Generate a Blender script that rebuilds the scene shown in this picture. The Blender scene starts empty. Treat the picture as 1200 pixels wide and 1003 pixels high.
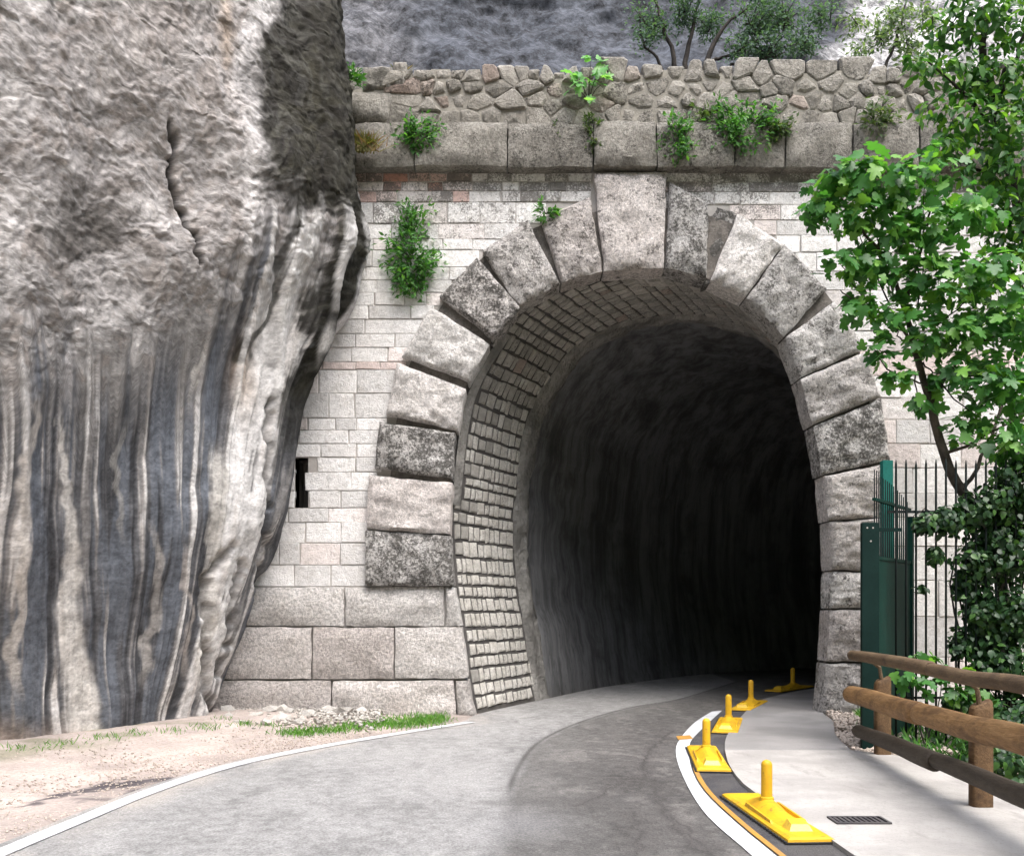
import bpy, math, random
import numpy as np
from mathutils import Vector, Matrix

R = math.radians
rng = random.Random(7)
nr = np.random.default_rng(11)
sc = bpy.context.scene
col = sc.collection

# ------------------------------------------------------------------ camera, sky, sun, exposure
F = 1100.0                      # focal length in photo pixels (photo 1200 wide)
EYE = 1.6
HZ = 712.0                      # horizon row in the photo
cam = bpy.data.cameras.new("camera")
cam.sensor_fit = 'HORIZONTAL'
cam.sensor_width = 36.0
cam.lens = 36.0 * F / 1200.0
cam.shift_y = (HZ - 501.5) / 1200.0
cam.clip_start = 0.1
cam.clip_end = 2000
co = bpy.data.objects.new("camera", cam)
co.location = (0, 0, EYE)
co.rotation_euler = (R(90), 0, 0)
col.objects.link(co)
sc.camera = co

SUN_EL, SUN_AZ = 64.0, 150.0    # azimuth clockwise from +Y: behind the camera, to the right
world = bpy.data.worlds.new("World")
sc.world = world
world.use_nodes = True
wn = world.node_tree.nodes
wl = world.node_tree.links
bg = wn["Background"]
sky = wn.new("ShaderNodeTexSky")
sky.sky_type = 'NISHITA'
sky.sun_disc = False
sky.sun_elevation = R(SUN_EL)
sky.sun_rotation = R(SUN_AZ)
sky.air_density = 1.0
sky.dust_density = 4.0
hs = wn.new("ShaderNodeHueSaturation")
hs.inputs["Saturation"].default_value = 0.70       # overcast: the sky light is nearly grey
wl.new(sky.outputs[0], hs.inputs["Color"])
wl.new(hs.outputs[0], bg.inputs[0])
bg.inputs[1].default_value = 0.15
sun = bpy.data.lights.new("sun", 'SUN')
sun.energy = 0.8
sun.angle = R(45)
sun.color = (1.0, 0.99, 0.975)
so = bpy.data.objects.new("sun", sun)
a, e = R(SUN_AZ), R(SUN_EL)
sd = Vector((math.sin(a) * math.cos(e), math.cos(a) * math.cos(e), math.sin(e)))
so.rotation_euler = sd.to_track_quat('Z', 'Y').to_euler()
so.location = (0, -5, 30)
col.objects.link(so)
sc.view_settings.view_transform = 'Standard'
sc.view_settings.look = 'None'
sc.view_settings.exposure = 1.85
sc.view_settings.gamma = 1.0
sc.view_settings.use_curve_mapping = False
sc.cycles.max_bounces = 6
sc.cycles.diffuse_bounces = 3
sc.cycles.transparent_max_bounces = 4
sc.cycles.use_denoising = True


# ------------------------------------------------------------------ small maths helpers
def P(px, py, Z):
    return Vector(((px - 600) * Z / F, Z, EYE - (py - HZ) * Z / F))


def G(px, py):
    Z = EYE * F / (py - HZ)
    return ((px - 600) * Z / F, Z)


WALL = 14.2
def W2(px, py):                  # photo pixel on the portal's face -> (x, height) in metres
    return ((px - 600) * WALL / F, EYE - (py - HZ) * WALL / F)


def smooth(a, b, x):
    t = np.clip((x - a) / (b - a), 0, 1)
    return t * t * (3 - 2 * t)


def _h(ix, iy, iz, seed):
    n = (ix.astype(np.int64) * 374761393 + iy.astype(np.int64) * 668265263 + iz.astype(np.int64) * 2147483647 + seed * 974634777) & 0xFFFFFFFF
    n = ((n ^ (n >> 13)) * 1274126177) & 0xFFFFFFFF
    n = ((n ^ (n >> 16)) * 2246822519) & 0xFFFFFFFF
    return ((n ^ (n >> 15)) & 0xFFFFFF) / float(0xFFFFFF)


def noise(x, y, z=None, seed=0):
    x = np.asarray(x, float); y = np.asarray(y, float)
    z = np.zeros_like(x) if z is None else np.asarray(z, float)
    x0, y0, z0 = np.floor(x), np.floor(y), np.floor(z)
    fx, fy, fz = x - x0, y - y0, z - z0
    fx, fy, fz = fx*fx*fx*(fx*(fx*6-15)+10), fy*fy*fy*(fy*(fy*6-15)+10), fz*fz*(3-2*fz)
    r = 0
    for dx in (0, 1):
        for dy in (0, 1):
            for dz in (0, 1):
                w = (fx if dx else 1-fx) * (fy if dy else 1-fy) * (fz if dz else 1-fz)
                r = r + w * _h(x0+dx, y0+dy, z0+dz, seed)
    return r * 2 - 1


def fbm(x, y, z=None, oct=4, seed=0, gain=0.5):
    z = np.zeros_like(np.asarray(x, float)) if z is None else z
    r, a_ = 0, 1.0
    f = 1.0
    for o in range(oct):
        r = r + a_ * noise(np.asarray(x)*f, np.asarray(y)*f, np.asarray(z)*f, seed + o*13)
        a_ *= gain; f *= 2.03
    return r


# ------------------------------------------------------------------ mesh helpers
def mesh_np(name, V, faces_flat, sizes, smooth_=True, vcol=None, fattr=None):
    V = np.asarray(V, np.float32)
    faces_flat = np.asarray(faces_flat, np.int32)
    sizes = np.asarray(sizes, np.int32)
    me = bpy.data.meshes.new(name)
    me.vertices.add(len(V)); me.vertices.foreach_set("co", V.ravel())
    me.loops.add(len(faces_flat)); me.loops.foreach_set("vertex_index", faces_flat)
    me.polygons.add(len(sizes))
    me.polygons.foreach_set("loop_start", np.concatenate([[0], np.cumsum(sizes)[:-1]]).astype(np.int32))
    me.polygons.foreach_set("loop_total", sizes)
    if vcol is not None:
        at = me.attributes.new("Col", 'FLOAT_COLOR', 'POINT')
        c4 = np.ones((len(V), 4), np.float32); c4[:, :3] = vcol
        at.data.foreach_set("color", c4.ravel())
    if fattr is not None:
        at = me.attributes.new("tint", 'FLOAT', 'FACE')
        at.data.foreach_set("value", np.asarray(fattr, np.float32))
    me.update(calc_edges=True)
    me.validate()
    if smooth_:
        me.polygons.foreach_set("use_smooth", np.ones(len(me.polygons), bool))
    return me


def mesh_py(name, V, Fs, smooth_=False):
    me = bpy.data.meshes.new(name)
    me.from_pydata([tuple(v) for v in V], [], Fs)
    me.update()
    if smooth_:
        me.polygons.foreach_set("use_smooth", np.ones(len(me.polygons), bool))
    return me


def link(name, me, mat, parent=None, loc=None, **props):
    o = bpy.data.objects.new(name, me)
    if mat is not None and me is not None and len(me.materials) == 0:
        me.materials.append(mat)
    col.objects.link(o)
    if parent is not None:
        o.parent = parent
    if loc is not None:
        o.location = loc
    for k, v in props.items():
        o[k] = v
    return o


def thing(name, label, cat, loc=(0, 0, 0), rz=0.0, group=None):
    o = bpy.data.objects.new(name, None)
    o.empty_display_size = 0.2
    o.location = loc
    o.rotation_euler = (0, 0, rz)
    o["label"] = label
    o["category"] = cat
    if group:
        o["group"] = group
    col.objects.link(o)
    return o


def rel(V, loc):
    return [(v[0]-loc[0], v[1]-loc[1], v[2]-loc[2]) for v in V]


class MB:
    def __init__(s): s.V = []; s.F = []
    def add(s, V, Fs):
        b = len(s.V); s.V += [tuple(v) for v in V]; s.F += [tuple(b+i for i in f) for f in Fs]; return s
    def box(s, x0, x1, y0, y1, z0, z1, bev=0.0):
        if bev <= 0:
            V = [(x, y, z) for z in (z0, z1) for y in (y0, y1) for x in (x0, x1)]
            return s.add(V, [(0,2,3,1),(4,5,7,6),(0,1,5,4),(2,6,7,3),(0,4,6,2),(1,3,7,5)])
        b = bev
        V = []
        for z, i in ((z0, b), (z0+b, 0), (z1-b, 0), (z1, b)):
            for (x, y, cx, cy) in ((x0, y0, 1, 1), (x1, y0, -1, 1), (x1, y1, -1, -1), (x0, y1, 1, -1)):
                if i == b: V += [(x+cx*b, y+cy*b, z)]
                else: V += [(x, y, z)]
        Fs = [(3, 2, 1, 0), (12, 13, 14, 15)]
        for r in range(3):
            for k in range(4):
                Fs.append((r*4+k, r*4+(k+1) % 4, (r+1)*4+(k+1) % 4, (r+1)*4+k))
        return s.add(V, Fs)
    def tube(s, pts, rad, n=8, caps=True):
        pts = [Vector(p) for p in pts]
        if not hasattr(rad, '__len__'): rad = [rad]*len(pts)
        V = []; Fs = []
        up = None
        for i, p in enumerate(pts):
            t = (pts[min(i+1, len(pts)-1)] - pts[max(i-1, 0)])
            t = t.normalized() if t.length > 1e-9 else Vector((0, 0, 1))
            if up is None:
                up = Vector((1, 0, 0)) if abs(t.x) < 0.8 else Vector((0, 1, 0))
            u = (up - t*up.dot(t)).normalized(); up = u
            v = t.cross(u)
            for k in range(n):
                an = 2*math.pi*k/n
                V.append(p + (u*math.cos(an)+v*math.sin(an))*rad[i])
        for i in range(len(pts)-1):
            for k in range(n):
                Fs.append((i*n+k, i*n+(k+1) % n, (i+1)*n+(k+1) % n, (i+1)*n+k))
        if caps:
            Fs.append(tuple(reversed(range(n))))
            Fs.append(tuple((len(pts)-1)*n+k for k in range(n)))
        return s.add(V, Fs)
    def build(s, name, mat, parent=None, smooth_=False, loc=None, **props):
        return link(name, mesh_py(name, s.V, s.F, smooth_), mat, parent, loc, **props)


def smooth_by_angle(me, ang=40):
    me.polygons.foreach_set("use_smooth", np.ones(len(me.polygons), bool))
    try: me.set_sharp_from_angle(angle=R(ang))
    except Exception: pass


# ------------------------------------------------------------------ materials
class NT:
    def __init__(s, name):
        s.m = bpy.data.materials.new(name); s.m.use_nodes = True
        s.t = s.m.node_tree; s.b = s.t.nodes["Principled BSDF"]
        s.b.inputs["Specular IOR Level"].default_value = 0.25
        s.out = s.t.nodes["Material Output"]
    def n(s, typ, **kw):
        nd = s.t.nodes.new(typ)
        for k, v in kw.items(): setattr(nd, k, v)
        return nd
    def l(s, a_, b_): s.t.links.new(a_, b_)
    def val(s, sock, v):
        if hasattr(v, 'is_output') or isinstance(v, bpy.types.NodeSocket): s.l(v, sock)
        elif v is not None: sock.default_value = v
    def math(s, op, a_, b_=None, c_=None, clamp=False):
        nd = s.n("ShaderNodeMath", operation=op, use_clamp=clamp)
        for i, v in enumerate((a_, b_, c_)): s.val(nd.inputs[i], v)
        return nd.outputs[0]
    def noise(s, vec, scale, detail=4, rough=0.55, dist=0.0):
        nd = s.n("ShaderNodeTexNoise")
        nd.inputs["Scale"].default_value = scale; nd.inputs["Detail"].default_value = detail
        nd.inputs["Roughness"].default_value = rough; nd.inputs["Distortion"].default_value = dist
        s.l(vec, nd.inputs["Vector"])
        return nd.outputs["Fac"]
    def ramp(s, fac, a_, b_):
        nd = s.n("ShaderNodeMapRange", interpolation_type='SMOOTHSTEP')
        s.val(nd.inputs["Value"], fac)
        s.val(nd.inputs["From Min"], a_); s.val(nd.inputs["From Max"], b_)
        return nd.outputs["Result"]
    def mix(s, fac, a_, b_, typ='MIX'):
        nd = s.n("ShaderNodeMix", data_type='RGBA', blend_type=typ)
        s.val(nd.inputs[0], fac)
        for sock, v in ((nd.inputs[6], a_), (nd.inputs[7], b_)):
            if isinstance(v, tuple): sock.default_value = (*v, 1) if len(v) == 3 else v
            else: s.l(v, sock)
        return nd.outputs[2]
    def vscale(s, vec, sc_):
        nd = s.n("ShaderNodeVectorMath", operation='MULTIPLY'); s.l(vec, nd.inputs[0]); nd.inputs[1].default_value = sc_
        return nd.outputs[0]
    def vadd(s, a_, b_):
        nd = s.n("ShaderNodeVectorMath", operation='ADD'); s.l(a_, nd.inputs[0]); s.l(b_, nd.inputs[1]); return nd.outputs[0]
    def bump(s, h, strength=0.5, dist=0.02, prev=None):
        nd = s.n("ShaderNodeBump"); nd.inputs["Strength"].default_value = strength; nd.inputs["Distance"].default_value = dist
        s.l(h, nd.inputs["Height"])
        if prev is not None: s.l(prev, nd.inputs["Normal"])
        return nd.outputs[0]
    def fin(s, color, rough=0.9, normal=None):
        if isinstance(color, tuple): s.b.inputs["Base Color"].default_value = (*color, 1)
        else: s.l(color, s.b.inputs["Base Color"])
        s.val(s.b.inputs["Roughness"], rough)
        if normal is not None: s.l(normal, s.b.inputs["Normal"])
        return s.m
    def pos(s): return s.n("ShaderNodeNewGeometry").outputs["Position"]
    def objvec(s):               # object coordinates shifted per object, so no two pieces share a pattern
        tc = s.n("ShaderNodeTexCoord").outputs["Object"]
        oi = s.n("ShaderNodeObjectInfo").outputs["Random"]
        k = s.math('MULTIPLY', oi, 57.0)
        cb = s.n("ShaderNodeCombineXYZ")
        for i in range(3): s.l(k, cb.inputs[i])
        return s.vadd(tc, cb.outputs[0]), oi
    def oattr(s, name):
        nd = s.n("ShaderNodeAttribute", attribute_type='OBJECT', attribute_name=name); return nd.outputs["Fac"]


def stone_mat(name, c1, c2, dark=(0.05, 0.047, 0.04), rough_scale=14.0, bump=0.6, pits=True, speck=38.0, world_vec=False, grain_s=24.0, grain_a=0.30):
    """pale limestone; each object's own number 'grime' sets how much black lichen it carries, 'pink' how reddish it is"""
    m = NT(name)
    vec, rnd = m.objvec()
    if world_vec: vec = m.pos()
    patch = m.noise(vec, 2.3, 4)
    mid = m.noise(vec, 9.0, 5, 0.6)
    fine = m.noise(vec, speck, 5, 0.8)
    base = m.mix(m.ramp(patch, 0.35, 0.65), c1, c2)
    tone = m.math('MULTIPLY_ADD', rnd, 0.34, 0.80)
    vt = m.n("ShaderNodeVectorMath", operation='SCALE'); m.l(base, vt.inputs[0]); m.l(tone, vt.inputs["Scale"])
    base = m.mix(m.oattr("pink"), vt.outputs[0], (0.50, 0.24, 0.18))
    base = m.mix(m.math('MULTIPLY', m.ramp(mid, 0.52, 0.72), 0.35), base, (0.30, 0.27, 0.23))
    g = m.oattr("grime")
    # black crust: speckled, dense where grime is high
    lich = m.math('ADD', m.math('MULTIPLY', fine, 0.82), m.math('MULTIPLY', m.noise(vec, 5.5, 4), 0.42))
    th = m.math('MULTIPLY_ADD', g, -0.32, 0.80)
    crust = m.ramp(lich, th, m.math('ADD', th, 0.13))
    base = m.mix(m.math('MULTIPLY', crust, 0.86), base, dark)
    grain = m.math('MULTIPLY_ADD', m.ramp(m.noise(vec, grain_s, 4, 0.85), 0.36, 0.64), grain_a, 1.10-grain_a*0.72)
    vg = m.n("ShaderNodeVectorMath", operation='SCALE'); m.l(base, vg.inputs[0]); m.l(grain, vg.inputs["Scale"])
    base = vg.outputs[0]
    h = m.math('ADD', m.math('MULTIPLY', m.noise(vec, rough_scale, 5, 0.6), 1.0), m.math('MULTIPLY', m.noise(vec, rough_scale*4, 3, 0.7), 0.5))
    nb = m.bump(h, bump, 0.05)
    return m.fin(base, 0.93, nb)


M = {}
M['ashlar'] = stone_mat("ashlar_limestone", (0.70, 0.685, 0.67), (0.76, 0.75, 0.74), dark=(0.13, 0.12, 0.11), bump=0.6, grain_a=0.25, grain_s=16)
M['voussoir'] = stone_mat("rusticated_limestone", (0.66, 0.638, 0.615), (0.73, 0.71, 0.69), bump=1.0, rough_scale=22, speck=24, grain_a=0.62, grain_s=22)
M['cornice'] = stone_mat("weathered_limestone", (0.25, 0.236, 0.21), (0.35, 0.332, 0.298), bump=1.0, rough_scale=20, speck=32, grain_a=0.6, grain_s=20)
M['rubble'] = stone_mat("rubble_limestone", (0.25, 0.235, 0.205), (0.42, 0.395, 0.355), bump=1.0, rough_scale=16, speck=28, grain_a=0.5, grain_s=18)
M['lining'] = stone_mat("lining_stone", (0.50, 0.48, 0.44), (0.62, 0.60, 0.56), bump=0.8, rough_scale=16)
M['rock'] = stone_mat("loose_limestone", (0.60, 0.57, 0.53), (0.66, 0.64, 0.61), bump=0.7)


def plain_noise(name, c1, c2, s1=3.0, s2=40.0, bump=0.4, rough=0.9, dist=0.02, spec=0.25, amt=0.35, c3=None):
    m = NT(name)
    v = m.pos()
    b = m.mix(m.ramp(m.noise(v, s1, 5), 0.35, 0.65), c1, c2)
    f = m.noise(v, s2, 4, 0.7)
    b = m.mix(m.math('MULTIPLY', m.ramp(f, 0.45, 0.7), amt), b, c3 or tuple(x*0.45 for x in c1))
    m.b.inputs["Specular IOR Level"].default_value = spec
    return m.fin(b, rough, m.bump(f, bump, dist))


M['mortar_pale'] = plain_noise("pale_mortar", (0.50, 0.475, 0.45), (0.40, 0.375, 0.35), 4, 60, 0.5)
M['mortar_grey'] = plain_noise("grey_mortar", (0.24, 0.225, 0.195), (0.33, 0.31, 0.27), 3, 35, 0.8)
M['joint'] = plain_noise("dirty_joint_mortar", (0.12, 0.11, 0.10), (0.22, 0.20, 0.18), 5, 30, 1.0, amt=0.6)
M['bed'] = plain_noise("dark_bed_mortar", (0.075, 0.071, 0.07), (0.12, 0.113, 0.107), 4, 50, 0.6)
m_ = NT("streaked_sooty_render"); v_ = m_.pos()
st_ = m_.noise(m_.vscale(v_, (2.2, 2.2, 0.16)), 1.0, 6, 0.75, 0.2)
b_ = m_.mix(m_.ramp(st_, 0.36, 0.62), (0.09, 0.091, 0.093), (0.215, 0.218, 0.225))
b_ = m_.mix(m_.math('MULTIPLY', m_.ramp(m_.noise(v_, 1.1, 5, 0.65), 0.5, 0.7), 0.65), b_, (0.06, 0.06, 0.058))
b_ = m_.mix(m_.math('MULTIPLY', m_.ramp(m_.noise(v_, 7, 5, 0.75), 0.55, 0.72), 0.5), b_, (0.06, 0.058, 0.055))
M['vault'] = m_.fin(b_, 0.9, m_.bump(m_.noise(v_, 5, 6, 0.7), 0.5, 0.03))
M['rim'] = plain_noise("rough_render", (0.33, 0.32, 0.30), (0.17, 0.165, 0.155), 2.2, 9, 1.0, dist=0.08, amt=0.6)
M['void'] = plain_noise("niche_shadowed_stone", (0.2, 0.18, 0.16), (0.25, 0.23, 0.2))
M['dirt'] = plain_noise("dirt_ground", (0.20, 0.165, 0.125), (0.27, 0.235, 0.18), 0.8, 30)
m_ = NT("pavement_concrete"); v_ = m_.pos()
b_ = m_.mix(m_.ramp(m_.noise(v_, 1.3, 6, 0.65), 0.36, 0.64), (0.37, 0.357, 0.34), (0.29, 0.279, 0.266))
b_ = m_.mix(m_.math('MULTIPLY', m_.ramp(m_.noise(m_.vscale(v_, (2.4, 0.8, 1)), 1.6, 6, 0.72), 0.52, 0.70), 0.55), b_, (0.20, 0.19, 0.178))
b_ = m_.mix(m_.math('MULTIPLY', m_.ramp(m_.noise(v_, 42, 4, 0.85), 0.50, 0.68), 0.38), b_, (0.17, 0.163, 0.155))
b_ = m_.mix(m_.ramp(m_.noise(v_, 13, 3, 0.8), 0.70, 0.76), b_, (0.12, 0.11, 0.10))
M['concrete'] = m_.fin(b_, 0.9, m_.bump(m_.noise(v_, 55, 4, 0.8), 0.45, 0.012))
M['footpath'] = plain_noise("footpath_asphalt", (0.22, 0.215, 0.21), (0.30, 0.29, 0.285), 1.0, 70, 0.5, 0.65, amt=0.3)
m_ = NT("worn_white_road_paint"); v_ = m_.pos()
b_ = m_.mix(m_.ramp(m_.noise(v_, 2, 5), 0.35, 0.65), (0.54, 0.55, 0.575), (0.45, 0.46, 0.475))
b_ = m_.mix(m_.math('MULTIPLY', m_.ramp(m_.noise(v_, 16, 6, 0.8), 0.54, 0.66), 0.7), b_, (0.24, 0.235, 0.23))
b_ = m_.mix(m_.ramp(m_.noise(v_, 30, 4, 0.8), 0.64, 0.70), b_, (0.16, 0.155, 0.15))
M['line'] = m_.fin(b_, 0.7, m_.bump(m_.noise(v_, 60, 3, 0.8), 0.4, 0.01))
M['ochre'] = plain_noise("ochre_road_paint", (0.42, 0.22, 0.04), (0.33, 0.19, 0.06), 3, 40, 0.2, 0.7)
M['black_strip'] = plain_noise("black_bitumen_strip", (0.045, 0.044, 0.05), (0.075, 0.072, 0.072), 3, 70, 0.8, 0.75, amt=0.15, c3=(0.35, 0.34, 0.33))
M['crack'] = plain_noise("bitumen_crack", (0.05, 0.048, 0.048), (0.065, 0.06, 0.06), 6, 60, 0.6)
M['post_green'] = plain_noise("dark_green_paint", (0.004, 0.017, 0.015), (0.006, 0.022, 0.019), 3, 30, 0.05, 0.65, spec=0.12)
M['teal'] = plain_noise("teal_green_paint", (0.02, 0.15, 0.125), (0.026, 0.18, 0.15), 3, 30, 0.05, 0.65, spec=0.12)
M['sheet_green'] = plain_noise("green_sheet_steel", (0.004, 0.03, 0.023), (0.006, 0.038, 0.029), 3, 30, 0.05, 0.65, spec=0.1)
M['black_steel'] = plain_noise("blackish_green_steel", (0.012, 0.018, 0.018), (0.014, 0.02, 0.02), 4, 40, 0.1, 0.6, spec=0.15)
M['iron'] = plain_noise("cast_iron", (0.06, 0.055, 0.06), (0.085, 0.08, 0.08), 5, 60, 0.4, 0.55)
M['rubber'] = plain_noise("black_rubber", (0.025, 0.025, 0.026), (0.04, 0.04, 0.038), 5, 60, 0.4, 0.7)


def yellow_mat():
    m = NT("yellow_rubber_paint")
    v, rnd = m.objvec()
    b = m.mix(m.ramp(m.noise(v, 4, 4), 0.35, 0.7), (0.60, 0.36, 0.010), (0.50, 0.28, 0.012))
    d = m.ramp(m.noise(v, 15, 6, 0.75), 0.54, 0.70)
    b = m.mix(m.math('MULTIPLY', d, 0.75), b, (0.17, 0.105, 0.035))
    b = m.mix(m.math('MULTIPLY', m.ramp(m.noise(v, 5, 5, 0.7), 0.55, 0.75), 0.5), b, (0.30, 0.19, 0.03))
    m.b.inputs["Specular IOR Level"].default_value = 0.4
    return m.fin(b, 0.55, m.bump(m.noise(v, 50, 2), 0.12, 0.01))
M['yellow'] = yellow_mat()
M['yellow_light'] = plain_noise("yellow_reflector", (0.68, 0.46, 0.03), (0.62, 0.40, 0.025), 5, 40, 0.1, 0.3, spec=0.5)


def wood_mat(name, c1, c2, dark):
    m = NT(name)
    vec, rnd = m.objvec()
    st = m.vscale(vec, (9, 0.7, 9))
    g = m.noise(st, 5.0, 6, 0.72, 0.8)
    b = m.mix(m.ramp(g, 0.32, 0.68), c1, c2)
    b = m.mix(m.math('MULTIPLY', m.ramp(m.noise(m.vscale(vec, (1, .6, 1)), 4.2, 5, .7), 0.46, 0.66), 0.75), b, dark)
    kn = m.ramp(m.noise(vec, 9, 2), 0.70, 0.78)
    b = m.mix(m.math('MULTIPLY', kn, 0.7), b, tuple(x*0.4 for x in dark))
    return m.fin(b, 0.62, m.bump(g, 0.7, 0.015))
M['log'] = wood_mat("orange_stained_log", (0.20, 0.108, 0.042), (0.34, 0.205, 0.095), (0.085, 0.045, 0.022))
M['log_post'] = wood_mat("brown_post_wood", (0.10, 0.058, 0.029), (0.17, 0.105, 0.054), (0.055, 0.032, 0.018))
M['log_top'] = wood_mat("brown_log", (0.085, 0.055, 0.032), (0.15, 0.105, 0.062), (0.06, 0.04, 0.025))
M['log_low'] = wood_mat("grey_weathered_log", (0.05, 0.04, 0.03), (0.085, 0.07, 0.054), (0.05, 0.04, 0.03))
M['bark'] = plain_noise("grey_bark", (0.055, 0.047, 0.038), (0.10, 0.085, 0.07), 6, 45, 0.7)
M['bark_dark'] = plain_noise("dark_bark", (0.03, 0.026, 0.024), (0.05, 0.043, 0.038), 6, 45, 0.6)


def leaf_mat(name, c1, c2, c3, per_object=False, transl=0.38, rough=0.42, spec=0.35):
    m = NT(name)
    if per_object: t = m.n("ShaderNodeObjectInfo").outputs["Random"]
    else: t = m.n("ShaderNodeAttribute", attribute_type='GEOMETRY', attribute_name="tint").outputs["Fac"]
    b = m.mix(m.ramp(t, 0.0, 0.55), c1, c2)
    b = m.mix(m.ramp(t, 0.62, 1.0), b, c3)
    m.b.inputs["Specular IOR Level"].default_value = spec
    m.fin(b, rough)
    tr = m.n("ShaderNodeBsdfTranslucent")
    br = m.mix(1.0, b, (1.5, 1.7, 0.6), 'MULTIPLY')
    m.l(br, tr.inputs[0])
    mx = m.n("ShaderNodeMixShader"); mx.inputs[0].default_value = transl
    m.l(m.b.outputs[0], mx.inputs[1]); m.l(tr.outputs[0], mx.inputs[2])
    m.l(mx.outputs[0], m.out.inputs["Surface"])
    return m.m
FIGC = ((0.038, 0.125, 0.034), (0.07, 0.21, 0.05), (0.18, 0.37, 0.07))
DENC = ((0.028, 0.085, 0.024), (0.055, 0.155, 0.036), (0.19, 0.37, 0.05))
IVYC = ((0.012, 0.036, 0.014), (0.022, 0.06, 0.02), (0.06, 0.14, 0.03))
M['fig_leaf'] = leaf_mat("fig_leaf", *FIGC, per_object=True)
M['fig_crown'] = leaf_mat("fig_crown", *FIGC)
M['dense_leaf'] = leaf_mat("broad_leaf", *DENC, per_object=True)
M['dense_crown'] = leaf_mat("broad_crown", *DENC)
M['ivy_leaf'] = leaf_mat("creeper_leaf", *IVYC, per_object=True, transl=0.2)
M['ivy_crown'] = leaf_mat("creeper_crown", *IVYC, transl=0.2)
M['bush'] = leaf_mat("wall_bush_leaf", (0.04, 0.125, 0.03), (0.065, 0.19, 0.04), (0.12, 0.27, 0.055), rough=0.6)
M['bush_dull'] = leaf_mat("dull_bush_leaf", (0.05, 0.085, 0.035), (0.075, 0.12, 0.045), (0.13, 0.17, 0.07), rough=0.7)
M['dry'] = leaf_mat("dry_grass", (0.10, 0.11, 0.035), (0.18, 0.16, 0.06), (0.22, 0.12, 0.06), rough=0.7)
M['seedling'] = leaf_mat("pale_seedling_leaf", (0.10, 0.26, 0.08), (0.15, 0.36, 0.11), (0.22, 0.42, 0.15))
M['far_leaf'] = leaf_mat("blue_green_leaf", (0.055, 0.095, 0.075), (0.08, 0.14, 0.105), (0.12, 0.20, 0.14), rough=0.7)
M['pale_leaf'] = leaf_mat("pale_green_leaf", (0.09, 0.14, 0.08), (0.14, 0.20, 0.11), (0.2, 0.26, 0.15), rough=0.7)
M['grass'] = leaf_mat("grass_blade", (0.05, 0.15, 0.02), (0.09, 0.24, 0.03), (0.17, 0.30, 0.06), rough=0.6)


def vcol_mat(name, s_fine, bump, dist, amt=0.45, uv=None, rough=0.92):
    m = NT(name)
    c = m.n("ShaderNodeAttribute", attribute_type='GEOMETRY', attribute_name="Col").outputs["Color"]
    v = m.n("ShaderNodeAttribute", attribute_type='GEOMETRY', attribute_name=uv).outputs["Vector"] if uv else m.pos()
    f = m.noise(v, s_fine, 6, 0.68)
    f2 = m.noise(v, s_fine*4.5, 4, 0.7)
    k = m.math('ADD', m.math('MULTIPLY', f, 0.6), m.math('MULTIPLY', f2, 0.4))
    lo = m.ramp(k, 0.36, 0.64)
    g = m.math('MULTIPLY_ADD', lo, 2*amt, 1-amt)
    vt = m.n("ShaderNodeVectorMath", operation='SCALE'); m.l(c, vt.inputs[0]); m.l(g, vt.inputs["Scale"])
    h = m.math('ADD', f, m.math('MULTIPLY', f2, 0.45))
    return m.fin(vt.outputs[0], rough, m.bump(h, bump, dist))
M['cliff'] = vcol_mat("streaked_limestone_cliff", 12.0, 0.8, 0.028, 0.32, uv="face_coords")
M['cliff'].node_tree.nodes['Principled BSDF'].inputs['Specular IOR Level'].default_value = 0.1
M['road'] = vcol_mat("worn_asphalt", 46, 0.9, 0.014, 0.40, rough=0.82)
M['verge'] = vcol_mat("gravel_verge", 26, 0.6, 0.03, 0.22)


def asphalt_mat(name, c1, c2, c3):
    m = NT(name); v = m.pos()
    st = m.vscale(v, (1.0, 0.45, 1.0))
    b = m.mix(m.ramp(m.noise(st, 0.9, 5, 0.6), 0.36, 0.66), c1, c2)
    b = m.mix(m.math('MULTIPLY', m.ramp(m.noise(v, 2.6, 5, 0.65), 0.50, 0.68), 0.75), b, c3)
    b = m.mix(m.math('MULTIPLY', m.ramp(m.noise(m.vscale(v, (3.2, 0.28, 1)), 1.0, 5, 0.65, 0.5), 0.50, 0.66), 0.5), b, c3)
    b = m.mix(m.math('MULTIPLY', m.ramp(m.noise(v, 14, 5, 0.75), 0.54, 0.72), 0.45), b, tuple(x*0.6 for x in c1))
    sp = m.noise(v, 60, 3, 0.85)
    b = m.mix(m.math('MULTIPLY', m.ramp(sp, 0.52, 0.66), 0.6), b, tuple(min(1, x*2.0) for x in c2))
    b = m.mix(m.math('MULTIPLY', m.ramp(sp, 0.46, 0.32), 0.45), b, tuple(x*0.4 for x in c1))
    return m.fin(b, 0.8, m.bump(sp, 0.6, 0.012))
M['asphalt'] = asphalt_mat("worn_asphalt", (0.215, 0.21, 0.205), (0.26, 0.255, 0.245), (0.17, 0.165, 0.16))
M['patch'] = asphalt_mat("brown_patched_asphalt", (0.125, 0.115, 0.108), (0.17, 0.158, 0.147), (0.085, 0.08, 0.078))


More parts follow.
